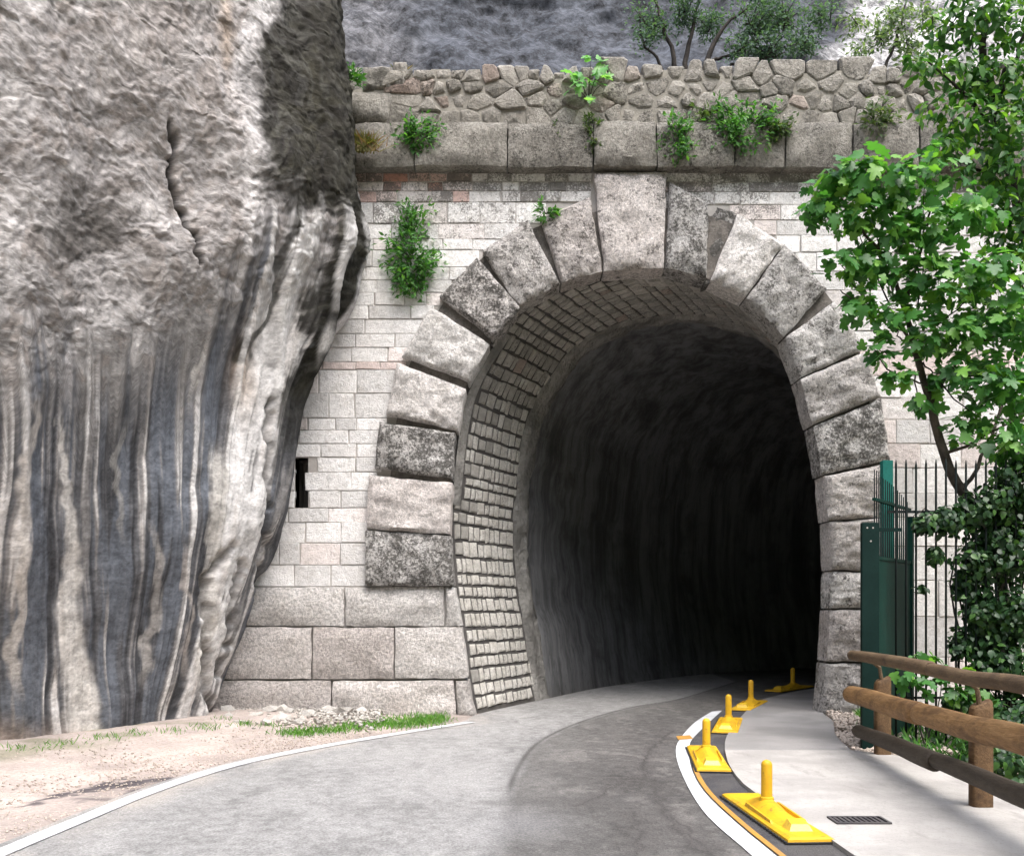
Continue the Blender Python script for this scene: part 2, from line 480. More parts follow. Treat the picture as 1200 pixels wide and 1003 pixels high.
def hill_mat():
    m = NT("netted_rock_slope"); v = m.pos()
    c = m.n("ShaderNodeAttribute", attribute_type='GEOMETRY', attribute_name="Col").outputs["Color"]
    f = m.noise(v, 1.6, 8, 0.72)
    f2 = m.noise(v, 7.0, 6, 0.75)
    vt = m.n("ShaderNodeVectorMath", operation='SCALE'); m.l(c, vt.inputs[0])
    m.l(m.math('ADD', m.math('MULTIPLY', m.ramp(f, 0.36, 0.66), 0.9), m.math('MULTIPLY', m.ramp(f2, 0.38, 0.64), 0.7)), vt.inputs["Scale"])
    rot = m.n("ShaderNodeVectorRotate", rotation_type='AXIS_ANGLE'); rot.inputs["Axis"].default_value = (0, 1, 0); rot.inputs["Angle"].default_value = R(-42)
    m.l(v, rot.inputs["Vector"])
    w = m.noise(m.vscale(rot.outputs[0], (1.3, 0.4, 15.0)), 1.0, 4, 0.7, 0.0)
    b = m.mix(m.math('MULTIPLY', m.ramp(w, 0.50, 0.60), 0.5), vt.outputs[0], (0.032, 0.035, 0.042))
    return m.fin(b, 0.9, m.bump(m.math('ADD', m.math('MULTIPLY', f, 0.8), m.math('MULTIPLY', f2, 0.7)), 0.7, 0.05))
M['hill'] = hill_mat()

# ------------------------------------------------------------------ the portal's opening
INTR = [(558,842),(549,795),(541,740),(533,692),(527,640),(527,600),(530,560),(536,505),(548,452),(574,404),(607,362),(655,334),(705,321),(742,317),(778,317),(829,329),(871,351),(917,397),(936,446),(951,500),(962,558),(969,612),(972,670),(971,720),(966,775),(960,842)]


def catmull(pts, per=8):
    pts = [np.array(p, float) for p in pts]
    out = []
    for i in range(len(pts)-1):
        p0 = pts[max(i-1, 0)]; p1 = pts[i]; p2 = pts[i+1]; p3 = pts[min(i+2, len(pts)-1)]
        for k in range(per):
            t = k/per
            out.append(0.5*((2*p1)+(-p0+p2)*t+(2*p0-5*p1+4*p2-p3)*t*t+(-p0+3*p1-3*p2+p3)*t**3))
    out.append(pts[-1])
    return np.array(out)


C0 = catmull([W2(*p) for p in INTR], 10)           # (n,2) x,height
_d = np.concatenate([[0], np.cumsum(np.linalg.norm(np.diff(C0, axis=0), axis=1))])
CL = _d[-1]


def c0_at(s):
    x = np.interp(s, _d, C0[:, 0]); h = np.interp(s, _d, C0[:, 1]); return np.array((x, h))


def c0_tan(s):
    t = c0_at(s+0.03) - c0_at(s-0.03); return t/np.linalg.norm(t)


C_MID = np.array(W2(748, 600))


def c0_offset(d):
    out = []
    for i in range(len(C0)):
        t = C0[min(i+1, len(C0)-1)] - C0[max(i-1, 0)]
        n = np.array((-t[1], t[0])); n /= np.linalg.norm(n)    # left of travel = outward (clockwise walk over the top)
        out.append(C0[i] + n*d)
    return np.array(out)


REV0, REV1, SKEW = WALL+0.30, WALL+2.25, 1.0        # the stone lined reveal and how far it swings right

# ------------------------------------------------------------------ ground surfaces
def road_sheet():
    nl, nw_ = 900, 380
    a_ = resample(ROADL, 400); b_ = resample(SRR, 400)
    k = np.linspace(0, 1, nl)**1.0
    # more rows where the camera looks
    lens = np.concatenate([np.linspace(0, 130, 60, endpoint=False), np.linspace(130, 275, 740, endpoint=False), np.linspace(275, 399, 100)])
    A = np.stack([np.interp(lens, np.arange(400), a_[:, q]) for q in (0, 1)], 1); B = np.stack([np.interp(lens, np.arange(400), b_[:, q]) for q in (0, 1)], 1)
    w_ = np.linspace(0, 1, nw_)[None, :, None]
    pt = A[:, None]*(1-w_) + B[:, None]*w_
    X, Y = pt[..., 0], pt[..., 1]
    sx = np.interp(Y, SEAMC[:, 1], SEAMC[:, 0])
    dist = X - sx
    n1 = fbm(X*0.9, Y*0.35, oct=4, seed=301); n2 = fbm(X*4, Y*2.2, oct=4, seed=302); n3 = fbm(X*16, Y*14, oct=3, seed=303)
    c = np.empty(X.shape+(3,)); c[:] = (0.265, 0.263, 0.26)
    c = c*(1+0.14*n1+0.10*n2+0.16*n3)[..., None]
    dk = smooth(-0.03, 0.10, dist + 0.04*n2)*0.72 + 0.14*smooth(-1.8, 0.1, dist) + 0.14*smooth(0, 1.2, dist)
    c2 = np.array((0.098, 0.094, 0.09))*(1+0.18*n1+0.16*n2+0.20*n3)[..., None]
    c = c*(1-dk[..., None]) + c2*dk[..., None]
    def mark(c, f, colr): f = np.clip(f, 0, 1)[..., None]; return c*(1-f) + np.array(colr)*f
    # seam, tyre darkening, a dark wet patch, pale dusty patches
    c = mark(c, np.exp(-(dist/0.032)**2)*smooth(7.6, 8.8, Y)*(0.95+0.2*n2), (0.075, 0.072, 0.07))
    c = mark(c, np.exp(-(dist/0.10)**2)*0.25, (0.09, 0.088, 0.085))
    for (ex, wd_, k_) in ((0.85, .28, .28), (2.0, .25, .22)):
        c = mark(c, np.exp(-((dist-ex+0.15*n1)/wd_)**2)*k_*(0.7+0.6*n2), (0.08, 0.077, 0.075))
    gx_, gy_ = G(645, 938)
    c = mark(c, np.exp(-((X-gx_-.25)/.85)**2)*np.exp(-((Y-gy_-.12*(X-gx_))/.16)**2)*(0.75+.5*n2), (0.085, 0.082, 0.08))
    gx_, gy_ = G(690, 905)
    c = mark(c, np.exp(-((X-gx_)/.8)**2)*np.exp(-((Y-gy_)/.5)**2)*.4*(0.7+n2), (0.085, 0.082, 0.08))
    gx_, gy_ = G(610, 965)
    c = mark(c, np.exp(-((X-gx_)/.35)**2)*np.exp(-((Y-gy_)/.5)**2)*.45, (0.24, 0.24, 0.245))
    c = mark(c, smooth(.25, .7, n1 + .5*n2)*smooth(0, -.5, dist)*.3, (0.27, 0.265, 0.26))
    c = mark(c, smooth(.35, .8, n2 + .3*n3)*smooth(.1, .5, dist)*.35, (0.19, 0.18, 0.17))
    # cracks
    for pl, wd_ in (([(828,1003),(805,985),(786,962),(770,930),(757,908),(754,895),(763,880),(778,868),(787,856)], .012), ([(830,990),(806,975),(789,955)], .009), ([(757,906),(735,912),(700,935),(668,945)], .006), ([(745,1003),(752,980),(742,950)], .006)):
        q = [G(*p) for p in pl]
        best = np.full(X.shape, 9.)
        wxx = X + .05*noise(X*7, Y*7, seed=311); wyy = Y + .05*noise(X*7, Y*7, seed=312)
        for (x0, y0), (x1, y1) in zip(q[:-1], q[1:]):
            dx, dy = x1-x0, y1-y0; t_ = np.clip(((wxx-x0)*dx+(wyy-y0)*dy)/(dx*dx+dy*dy), 0, 1)
            best = np.minimum(best, np.hypot(wxx-x0-t_*dx, wyy-y0-t_*dy))
        c = mark(c, np.exp(-(best/(wd_*2.0))**2)*1.0, (0.05, 0.048, 0.046))
        c = mark(c, np.exp(-(best/.11)**2)*.45, (0.075, 0.07, 0.068))
    # dust along the left edge line
    c = mark(c, smooth(.5, .05, X - np.interp(Y, LLC[:, 1], LLC[:, 0]))*.45*(.8+n2), (0.36, 0.33, 0.30))
    V = np.stack([X, Y, np.zeros_like(X)], -1).reshape(-1, 3); gf_ = grid_faces(nw_, nl)[:, ::-1]
    link("road", mesh_np("road", V, gf_.ravel(), np.full(len(gf_), 4), vcol=np.clip(c, .02, .8).reshape(-1, 3)), M['road'], kind="structure")


def grid_faces(nu, nv):
    i = np.arange(nu*nv).reshape(nv, nu)
    return np.stack([i[:-1, :-1], i[:-1, 1:], i[1:, 1:], i[1:, :-1]], -1).reshape(-1, 4)


def ribbon(name, left, right, z, mat, z_bottom=None, **props):
    n = len(left)
    V = [(x, y, z) for x, y in left] + [(x, y, z) for x, y in right]
    Fs = [(i, n+i, n+i+1, i+1) for i in range(n-1)]
    if z_bottom is not None:
        b = len(V)
        V += [(x, y, z_bottom) for x, y in left] + [(x, y, z_bottom) for x, y in right]
        for i in range(n-1):
            Fs.append((i, i+1, b+i+1, b+i)); Fs.append((n+i, b+n+i, b+n+i+1, n+i+1))
        Fs.append((0, b, b+n, n)); Fs.append((n-1, 2*n-1, b+2*n-1, b+n-1))
    return link(name, mesh_py(name, V, Fs), mat, kind="structure", **props)


def resample(pts, n):
    c = catmull(pts, 12)
    d = np.concatenate([[0], np.cumsum(np.linalg.norm(np.diff(c, axis=0), axis=1))])
    s = np.linspace(0, d[-1], n)
    return np.stack([np.interp(s, d, c[:, 0]), np.interp(s, d, c[:, 1])], 1)


def by_y(pts, ys):
    c = catmull(pts, 12); return np.stack([np.interp(ys, c[:, 1], c[:, 0]), ys], 1)


link("ground", mesh_py("ground", [(-300, -300, -0.06), (300, -300, -0.06), (300, 300, -0.06), (-300, 300, -0.06)], [(0, 1, 2, 3)]), M['dirt'], kind="structure")

LLINE = [(-4.3, -9), (-3.75, 0), (-3.48, 4)] + [G(*p) for p in ((0,1000),(96,960),(183,925),(275,896),(375,875),(500,854),(552,846))]
RWL = [(2.3, -9), (1.75, 0), (1.6, 4.5)] + [G(*p) for p in ((881,1003),(825,952),(799,907),(792,881),(797,866),(814,847),(834,834))]
RWR = [(2.5, -9), (1.95, 0), (1.76, 4.5)] + [G(*p) for p in ((909,1003),(862,964),(825,928),(810,900),(808,874),(817,860),(846,833))]
SRR = [(2.9, -9), (2.4, 0), (2.25, 4.5)] + [G(*p) for p in ((994,1003),(967,984),(881,930),(859,907),(851,889),(850,870),(859,853),(874,836),(894,821))] + [(6.1, 18.5), (8.6, 20.4), (11.5, 21.6)]
ROADL = [(-4.5, -9), (-3.95, 0)] + [(x-0.16, y) for x, y in LLINE[2:]] + [(-0.45, 14.3), (0.55, 16.4), (2.0, 19.2), (4.6, 22.6), (8, 25.2)]
SEAM = [(-0.3, -9), (-0.15, 3)] + [G(*p) for p in ((585,1003),(588,960),(597,925),(608,898),(628,872),(662,853),(704,838),(748,827),(800,818))] + [(4.9, 20.4)]
SEAMC = catmull(SEAM, 12); LLC = catmull(LLINE, 12)
road_l = resample(ROADL, 90); road_r = resample(SRR, 90)
road_sheet()

ll = resample(LLINE, 70)
ribbon("road_marking", ll - np.array((0.075, 0)), ll + np.array((0.075, 0.0)) + np.array([(0.0, -0.05*min(1, i/60)) for i in range(70)]), 0.008, M['line'])
rl, rr = resample(RWL, 80), resample(RWR, 80)
ribbon("road_marking", rl, rr, 0.008, M['line'])
# ochre gap painted over the right hand line and the thin ochre edge
ks = int(np.argmin(np.abs(rl[:, 1]-G(797, 866)[1])))
ribbon("road_marking", [tuple(rl[ks]+(-0.01, 0)), tuple(rl[ks]+np.array((0.02, 0.32)))], [tuple(rr[ks]+(0.01, 0)), tuple(rr[ks]+np.array((0.03, 0.32)))], 0.012, M['ochre'])
ribbon("road_marking", rr[:62]+np.array((0.015, 0)), rr[:62]+np.array((0.06, 0)), 0.012, M['ochre'])
sr = resample(SRR, 80)
sl2 = np.stack([np.interp(np.linspace(0, 1, 80), np.linspace(0, 1, 80), resample(RWR + [(4.6, 16.6), (6.2, 18.9), (8.6, 20.8), (11.5, 22.0)], 80)[:, k]) for k in (0, 1)], 1)
ribbon("kerb_strip", sl2 + np.array((0.0, 0)), sr, 0.004, M['black_strip'])

# pavement: concrete near, older grey path further on
yb = 10.35
SRRc = catmull(SRR, 12)
near = SRRc[SRRc[:, 1] <= yb]; far = SRRc[(SRRc[:, 1] > yb)]
ln = by_y(SRR, np.linspace(-9, yb, 50))
rail_x = lambda y: 3.98 + 0.1*(y-10.06)
rn = np.stack([rail_x(ln[:, 1]) + 0.45, ln[:, 1]], 1)
rn[-1, 0] = 3.75; rn[-2, 0] = 4.1
ribbon("pavement", ln, rn, 0.034, M['concrete'], -0.05)
fl = resample([tuple(ln[-1]+np.array((0, 0.02)))] + [tuple(p) for p in far[::6]], 50)
FR = [(3.75, yb+0.03), (4.0, 11.6), (4.45, 13.0), (4.75, 14.3), (5.9, 16.4), (8, 18.6), (11.5, 20.6)]
ribbon("footpath", fl, resample(FR, 50), 0.03, M['footpath'], -0.05)

# gravel verge between the left line and the cliff
nx, ny = 240, 240
X, Y = np.meshgrid(np.linspace(-9, 0.2, nx), np.linspace(2.5, 14.4, ny))
roadx = np.interp(Y, ll[:, 1], ll[:, 0])
Zv = -0.012 + 0.012*fbm(X*1.4, Y*1.4, oct=4, seed=2)*smooth(-0.1, 0.5, roadx-X) + 0.10*smooth(1.2, 3.2, roadx - X)
Zv = np.where(X > roadx-0.05, -0.02, Zv)
px_ = 600 + F*X/Y; py_ = HZ + F*EYE/Y
n1 = fbm(X*2.2, Y*2.2, oct=5, seed=21)
vc = np.stack([0.47+0.07*n1, 0.405+0.06*n1, 0.37+0.055*n1], -1)
tail = smooth(0.1, 0.9, roadx - X)
vc = 0.86*vc*(0.75+0.25*tail)[..., None]
wet = np.exp(-(((px_-165-(py_-915)*-3)/75)**2)) * np.exp(-((py_-(918-(px_-165)*0.13)-6*n1)/6.0)**2)
wet2 = np.exp(-((px_-110)/50)**2) * np.exp(-((py_-937+4*n1)/4)**2)*0.6
wet = smooth(0.3, 0.65, wet+0.25*fbm(X*9, Y*9, oct=3, seed=5)*(wet > 0.08)) + 0.7*smooth(0.3, 0.6, wet2)
wet = np.clip(wet, 0, 1)[..., None]
vc = vc*(1-wet) + np.array((0.085, 0.075, 0.08))*wet
gr = (smooth(0.1, 0.6, fbm(X*1.7, Y*1.7, oct=3, seed=33)) * smooth(2.0, 2.6, roadx - X) * 0.5)[..., None]
vc = vc*(1-gr) + np.array((0.13, 0.15, 0.07))*gr
V = np.stack([X, Y, Zv], -1).reshape(-1, 3)
gf = grid_faces(nx, ny)
link("verge", mesh_np("verge", V, gf.ravel(), np.full(len(gf), 4), vcol=np.clip(vc, 0, 1).reshape(-1, 3)), M['verge'], kind="structure")

# ------------------------------------------------------------------ the cliff
SIL = [(-400,392),(-100,397),(0,403),(60,409),(120,416),(200,424),(250,426),(300,420),(350,408),(400,392),(450,374),(500,360),(550,346),(600,331),(650,313),(700,294),(750,278),(800,264),(838,252),(900,240)]
SY = np.array([p[0] for p in SIL], float); SX = np.array([p[1] for p in SIL], float)
YS = 13.55
nv, nu = 720, 770
Hs = np.linspace(-0.25, 13.5, nv)
ysil = HZ - (Hs-EYE)*F/YS
Sx = (np.interp(ysil, SY, SX)+13-600)*YS/F
u = np.concatenate([np.linspace(0, 0.48, 50, endpoint=False), np.linspace(0.48, 1.0, 650, endpoint=False), np.linspace(1.0, 2.0, 70)])
L = np.stack([np.full(nv, -11.2)+0.06*Hs, np.full(nv, 1.6)], 1)
S = np.stack([Sx, np.full(nv, YS)], 1)
D = S - L; D /= np.linalg.norm(D, axis=1)[:, None]
Q = S - D*1.1
uu = u[None, :]
X = np.where(uu <= 1, L[:, :1] + (Q-L)[:, :1]*uu, 0); Y = np.where(uu <= 1, L[:, 1:] + (Q-L)[:, 1:]*uu, 0)
t = np.clip(uu-1, 0, 1)
Cc = S + np.array((0.18, -0.15)); Rr = S + np.array((-0.75, 1.5))
bx = (1-t)**2*Q[:, :1] + 2*t*(1-t)*Cc[:, :1] + t*t*Rr[:, :1]
by = (1-t)**2*Q[:, 1:] + 2*t*(1-t)*Cc[:, 1:] + t*t*Rr[:, 1:]
X = np.where(uu > 1, bx, X); Y = np.where(uu > 1, by, Y)
H = np.repeat(Hs[:, None], nu, 1)
bulge = 0.75*smooth(1.0, 8.5, H)*smooth(1.0, 0.55, np.broadcast_to(uu, H.shape)) + 0.25*np.sin(H*0.55)*smooth(1.0, 0.7, np.broadcast_to(uu, H.shape))
nrm = np.stack([-(-D[:, 1]), -D[:, 0]], 1)              # towards the road
NX = np.repeat(nrm[:, :1], nu, 1); NY = np.repeat(nrm[:, 1:], nu, 1)
tt = np.clip(np.broadcast_to(uu, H.shape)-1, 0, 1)
turn = smooth(0, 0.8, tt)*1.1
NX, NY = NX*np.cos(turn) - NY*np.sin(turn), NX*np.sin(turn) + NY*np.cos(turn)
X = X + NX*bulge; Y = Y + NY*bulge
px = 600 + F*X/np.maximum(Y, 1.5); py = HZ - F*(H-EYE)/np.maximum(Y, 1.5)
arc = np.broadcast_to(np.concatenate([u[u <= 1]*13.5, 13.5+(u[u > 1]-1)*2.4]), H.shape)   # metres along the face
wx = px + 14*fbm(px/45, py/45, oct=3, seed=41); wy = py + 26*fbm(px/60, py/60, oct=3, seed=42)
upper = smooth(470, 330, wy + 0.25*(wx-150))            # rough broken upper rock
lower = 1 - upper
wl_ = px + 6*fbm(px/60, py/130, oct=2, seed=43)
xs_ = np.interp(py, SY, SX)+6
lean = np.clip((px-120)/np.maximum(xs_-120, 40), 0, 1.2)**1.2
Us = px + lean*(425-xs_) + 5*fbm(px/60, py/140, oct=2, seed=43)
strk = fbm(Us/15, py/520, oct=4, seed=51)
strk3 = fbm(Us/4.2, py/110, oct=1, seed=53)
lthr = 445 - 190*smooth(220, 330, px) + 75*fbm(Us/13, Us*0+.5, oct=2, seed=54)
zone = smooth(-55, 95, py - lthr)
strk2 = fbm(Us/5.5, py/260, oct=3, seed=52)
d = 0.13*fbm(arc*0.55, H*0.45, oct=2, seed=60)
d += upper*(0.045*fbm(arc*1.1+H*0.8, H*1.2-arc*0.6, oct=3, seed=61) + 0.030*np.abs(fbm(arc*2.6+H*2.4, H*4.2-arc*1.6, oct=4, seed=62)) + 0.016*np.abs(fbm(arc*8+H*6, H*11-arc*4, oct=3, seed=69)))
d += lower*(0.026*strk + 0.012*strk2 + 0.05*fbm(arc*1.2, H*0.8, oct=3, seed=63) + 0.03*np.abs(fbm(arc*2.1+H*.6, H*.8-arc*.7, oct=2, seed=67)))
d += 0.009*upper*fbm(arc*7+H*5.3, H*6.1-arc*4.7, oct=3, seed=64)
def poly_dist(pts, x, y):
    best = np.full(x.shape, 1e9)
    for (x0, y0), (x1, y1) in zip(pts[:-1], pts[1:]):
        dx, dy = x1-x0, y1-y0
        tq = np.clip(((x-x0)*dx+(y-y0)*dy)/(dx*dx+dy*dy), 0, 1)
        best = np.minimum(best, np.hypot(x-x0-tq*dx, y-y0-tq*dy))
    return best
cwx = px + 3*noise(px/9, py/9, seed=71); cwy = py + 3*noise(px/9, py/9, seed=72)
crack = np.exp(-(poly_dist([(205,140),(208,152),(212,165),(210,205),(217,238),(228,270),(230,310)], cwx, cwy)/3.0)**2)
crack2 = np.exp(-(poly_dist([(268,640),(238,680),(236,760),(248,850)], cwx, cwy)/5.0)**2)*0.8 + np.exp(-(poly_dist([(322,470),(312,560),(306,640),(296,700)], cwx, cwy)/3.0)**2)*0.7 + np.exp(-(poly_dist([(280,660),(272,700),(258,790)], cwx, cwy)/4.0)**2)*0.8
ledge = smooth(0, 40, wx-230+(330-wy)*0.05)
d -= 0.12*crack + 0.15*crack2
# right hand nose: curtains hanging below the mossy lump
cur = smooth(285, 315, wx)*smooth(225, 280, py)*smooth(560, 430, py)
d += cur*(0.16*np.sin((px + 0.16*(py-300) )/6.0 + 2.5*noise(px/20, py/90, seed=77)))*0.4
d += 0.12*np.exp(-((px-360)/45)**2)*np.exp(-((py-180)/90)**2)
d -= 0.08*np.exp(-((px-120)/60)**2)*np.exp(-((py-300)/90)**2)
d += 0.15*np.exp(-((px-20)/24)**2)*smooth(300, 420, py)       # a buttress at the far left
X = X + NX*d; Y = Y + NY*d; Hd = H + 0.05*upper*fbm(arc*3, H*3, oct=3, seed=66)
# albedo: pale pinkish limestone, black water streaks, dark moss and lichen
g1 = fbm(wx/70, wy/60, oct=5, seed=80); g2 = fbm(wx/16+wy/40, wy/14-wx/30, oct=4, seed=81)
c = np.empty(H.shape+(3,))
c[:] = (0.33, 0.312, 0.304)
def over(c, colr, f):
    f = np.clip(f, 0, 1)[..., None]; return c*(1-f) + np.array(colr)*f
c = over(c, (0.46, 0.44, 0.43), smooth(-0.1, 0.6, g1)*0.8)
c = over(c, (0.20, 0.195, 0.19), smooth(230, 400, wy + 30*g2)*smooth(330, 240, wx)*0.75)
c = over(c, (0.25, 0.22, 0.20), smooth(0.05, 0.7, g2 - 0.5*g1)*0.55)
c = over(c, (0.24, 0.215, 0.20), np.exp(-((wx-170)/70)**2)*np.exp(-((wy-40)/70)**2)*0.55)
c = over(c, (0.105, 0.098, 0.092), smooth(0.25, 0.75, np.exp(-((wx-105)/55)**2)*np.exp(-((wy-265)/75)**2) + 0.25*g2)*0.85)
c = over(c, (0.55, 0.53, 0.525), smooth(0.2, 0.8, np.exp(-((wx-318+(wy-60)*0.10)/34)**2)*smooth(330, 240, wy)+0.2*g1)*0.85)
c = over(c, (0.30, 0.22, 0.15), np.exp(-((px-268)/9)**2)*smooth(110, 60, wy)*0.5)
# water streaks in the lower half: crisp, near vertical, fanning with the lean of the rock
bias = -0.62*smooth(96, 112, Us)*smooth(305, 285, Us) - 0.30*smooth(62, 50, Us)*smooth(20, 30, Us) + 0.55*smooth(296, 318, Us)*smooth(392, 372, Us) + 0.25*smooth(60, 70, Us)*smooth(106, 96, Us)*smooth(440, 520, py)
bias -= 0.45*smooth(388, 400, Us)*smooth(425, 412, Us)*smooth(560, 500, py)
bias -= 0.35*np.exp(-((Us-337)/7)**2)*smooth(640, 560, py)
val = 0.62*strk + 0.46*strk2 + 0.30*strk3 + 0.22*fbm(px/32, py/110, oct=2, seed=55) + bias
z_ = zone
c = over(c, (0.245, 0.24, 0.24), z_*0.95)
c = over(c, (0.66, 0.65, 0.645), z_*smooth(0.06, 0.22, val)*0.95)
c = over(c, (0.115, 0.118, 0.128), z_*smooth(-0.08, -0.28, val)*0.95)
c = over(c, (0.06, 0.062, 0.068), z_*smooth(-0.45, -0.8, val)*0.9)
c = over(c, (0.17, 0.19, 0.225), z_*smooth(0.05, 0.5, fbm(Us/20, py/240, oct=3, seed=83))*smooth(0, -0.3, val)*0.6)
c = over(c, (0.34, 0.27, 0.21), z_*smooth(0.25, 0.55, fbm(Us/11, py/130, oct=3, seed=84))*smooth(-0.05, 0.15, val)*0.2)
c = over(c, (0.40, 0.30, 0.22), z_*np.exp(-((px-292)/14)**2)*np.exp(-((py-440)/40)**2)*0.6)
# named pale runs
def run(x0, y0, x1, y1, w0, w1, colr, k, seed):
    tq = np.clip((py-y0)/(y1-y0), 0, 1)
    cx = x0 + (x1-x0)*tq + 7*noise(py/55, py*0+seed, seed=seed) + 3*noise(py/15, py*0+seed, seed=seed+1)
    ww = w0 + (w1-w0)*tq
    ff = smooth(ww*1.25, ww*0.55, np.abs(px-cx) + 2.5*strk2)*smooth(y0-20, y0+25, py)*smooth(y1+30, y1-20, py)
    return ff*k
for args in ((66,490,100,880,3,22,(0.58,0.56,0.535),0.95,1),(28,470,12,800,8,5,(0.50,0.47,0.44),0.85,2),(178,620,172,790,4,6,(0.42,0.40,0.38),0.6,3),(212,640,218,780,3,5,(0.44,0.40,0.37),0.6,4),
             (252,530,232,800,10,8,(0.55,0.53,0.50),0.8,5),(186,330,150,420,6,4,(0.5,0.48,0.47),0.8,6),(96,350,75,470,5,8,(0.45,0.43,0.42),0.6,7),(243,400,232,455,4,3,(0.5,0.48,0.45),0.6,8),(143,500,150,620,3,3,(0.40,0.39,0.37),0.5,9)):
    c = over(c, args[6], run(*args[:6], args[6], args[7], args[8]*17))
c = over(c, (0.42, 0.34, 0.28), smooth(825, 870, py + 10*g1)*smooth(130, 60, px)*0.6)
# moss and black lichen on the nose
poly = [(330,25),(360,45),(400,95),(428,200),(428,260),(412,345),(392,400)]
mz = smooth(14, -14, (300 + 0.02*(py-100)**1 + 28*smooth(90, 10, py)) - wx + 6*g2) * smooth(262 + 0, 215, wy + 10*g2 - 0.25*(px-330))
mz = np.maximum(mz, smooth(40, 22, poly_dist([(420,180),(424,250),(406,330),(386,400),(362,480),(348,540)], wx, py) + 7*g2 + 8*strk2)*smooth(600, 430, py)*0.95)
mz = np.maximum(mz, smooth(9, 4, poly_dist([(345,250),(332,300),(318,370),(300,420)], wx, py))*0.8)
mz = mz*smooth(-20, 40, py + 30)
mossc = np.array((0.017, 0.016, 0.010)) + 0.012*np.clip(g2, -1, 1)[..., None]*np.array((1, 1, 0.7))
f = np.clip(mz, 0, 1)[..., None]*0.95
c = c*(1-f) + mossc*f
c = over(c, (0.20, 0.20, 0.19), mz*smooth(0.25, 0.6, fbm(wx/7, wy/9, oct=3, seed=90))*0.12)
c = over(c, (0.13, 0.125, 0.112), mz*smooth(370, 410, wx)*smooth(260, 150, py)*0.15)
c = over(c, (0.62, 0.61, 0.60), cur*smooth(0.25, 0.8, np.sin((px + 0.16*(py-300))/6.0 + 2.5*noise(px/20, py/90, seed=77)))*smooth(405, 385, wx+0.35*(py-330))*0.9)
edge_pale = smooth(5, 2, np.abs(px-(np.interp(py, SY, SX)-3)))*smooth(190, 230, py)*smooth(440, 380, py)
c = over(c, (0.55, 0.54, 0.55), edge_pale*0.8)
c = over(c, (0.03, 0.028, 0.026), np.clip(crack*0.9+crack2*0.75, 0, 1))
c *= (1 + 0.22*np.clip(fbm(px/6.0 + py/15, py/5.5 - px/20, oct=2, seed=95), -1, 1)*(0.75+0.25*upper) + 0.12*np.clip(fbm(Us/4.0, py/60, oct=1, seed=96), -1, 1)*lower)[..., None]
V = np.stack([X, Y, Hd], -1).reshape(-1, 3)
gf = grid_faces(nu, nv)
cme = mesh_np("cliff", V, gf.ravel(), np.full(len(gf), 4), vcol=np.clip(c*0.95, 0.008, 0.9).reshape(-1, 3))
fa = cme.attributes.new("face_coords", 'FLOAT_VECTOR', 'POINT')
fa.data.foreach_set("vector", np.stack([arc*.42, H*(1-.50*zone), np.zeros_like(H)], -1).astype(np.float32).ravel())
link("cliff", cme, M['cliff'], kind="structure")

# ------------------------------------------------------------------ the slope above the parapet
nx, ny = 420, 230
prof = np.linspace(0, 1, ny)
Xh, Ph = np.meshgrid(np.linspace(-9, 26, nx), prof)
flat = smooth(0, 0.08, Ph)
Yh = 14.5 + 1.9*np.clip(Ph/0.1, 0, 1) + np.clip(Ph-0.1, 0, 1)*9.0
Zh = 8.75 + np.clip(Ph-0.08, 0, 1)*16.5
rough = fbm(Xh*0.5, Zh*0.6, oct=5, seed=101)
Yh += smooth(0.08, 0.2, Ph)*(-0.22*rough - 0.10*(1-np.abs(fbm(Xh*1.3+Zh, Zh*1.6-Xh*0.7, oct=5, seed=102))))
hx = 600 + F*Xh/Yh
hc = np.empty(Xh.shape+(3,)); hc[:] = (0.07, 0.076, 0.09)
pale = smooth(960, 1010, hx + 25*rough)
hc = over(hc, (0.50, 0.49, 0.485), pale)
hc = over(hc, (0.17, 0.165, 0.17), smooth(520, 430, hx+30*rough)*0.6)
V = np.stack([Xh, Yh, Zh], -1).reshape(-1, 3); gf = grid_faces(nx, ny)
link("hillside", mesh_np("hillside", V, gf.ravel(), np.full(len(gf), 4), vcol=hc.reshape(-1, 3)), M['hill'], kind="structure")

# unseen slope added behind and right of the camera to block low sky light
nx, ny = 160, 60
Tg, Pg = np.meshgrid(np.linspace(R(48), R(262), nx), np.linspace(0, 1, ny))
rg = 26 + 60*Pg + 5*fbm(Tg*5, Pg*5, oct=4, seed=120)
Zg = -3 + 62*Pg**0.85 + 4*fbm(Tg*7, Pg*7, oct=4, seed=121)
V = np.stack([np.sin(Tg)*rg + 2, np.cos(Tg)*rg, Zg], -1).reshape(-1, 3); gf = grid_faces(nx, ny)
M['slope_blocker'] = plain_noise("blocking_slope_green", (0.05, 0.09, 0.03), (0.09, 0.12, 0.05), 0.25, 1.5, 1.0, dist=0.6)
link("light_blocking_slope", mesh_np("light_blocking_slope", V, gf.ravel(), np.full(len(gf), 4)), M['slope_blocker'], kind="structure")

# ------------------------------------------------------------------ masonry
portal = thing("tunnel_portal", "pale stone road tunnel mouth with rusticated arch, cornice and rubble parapet beside the cliff", "tunnel", (1.9, WALL, 0))
PO = Vector(portal.location)


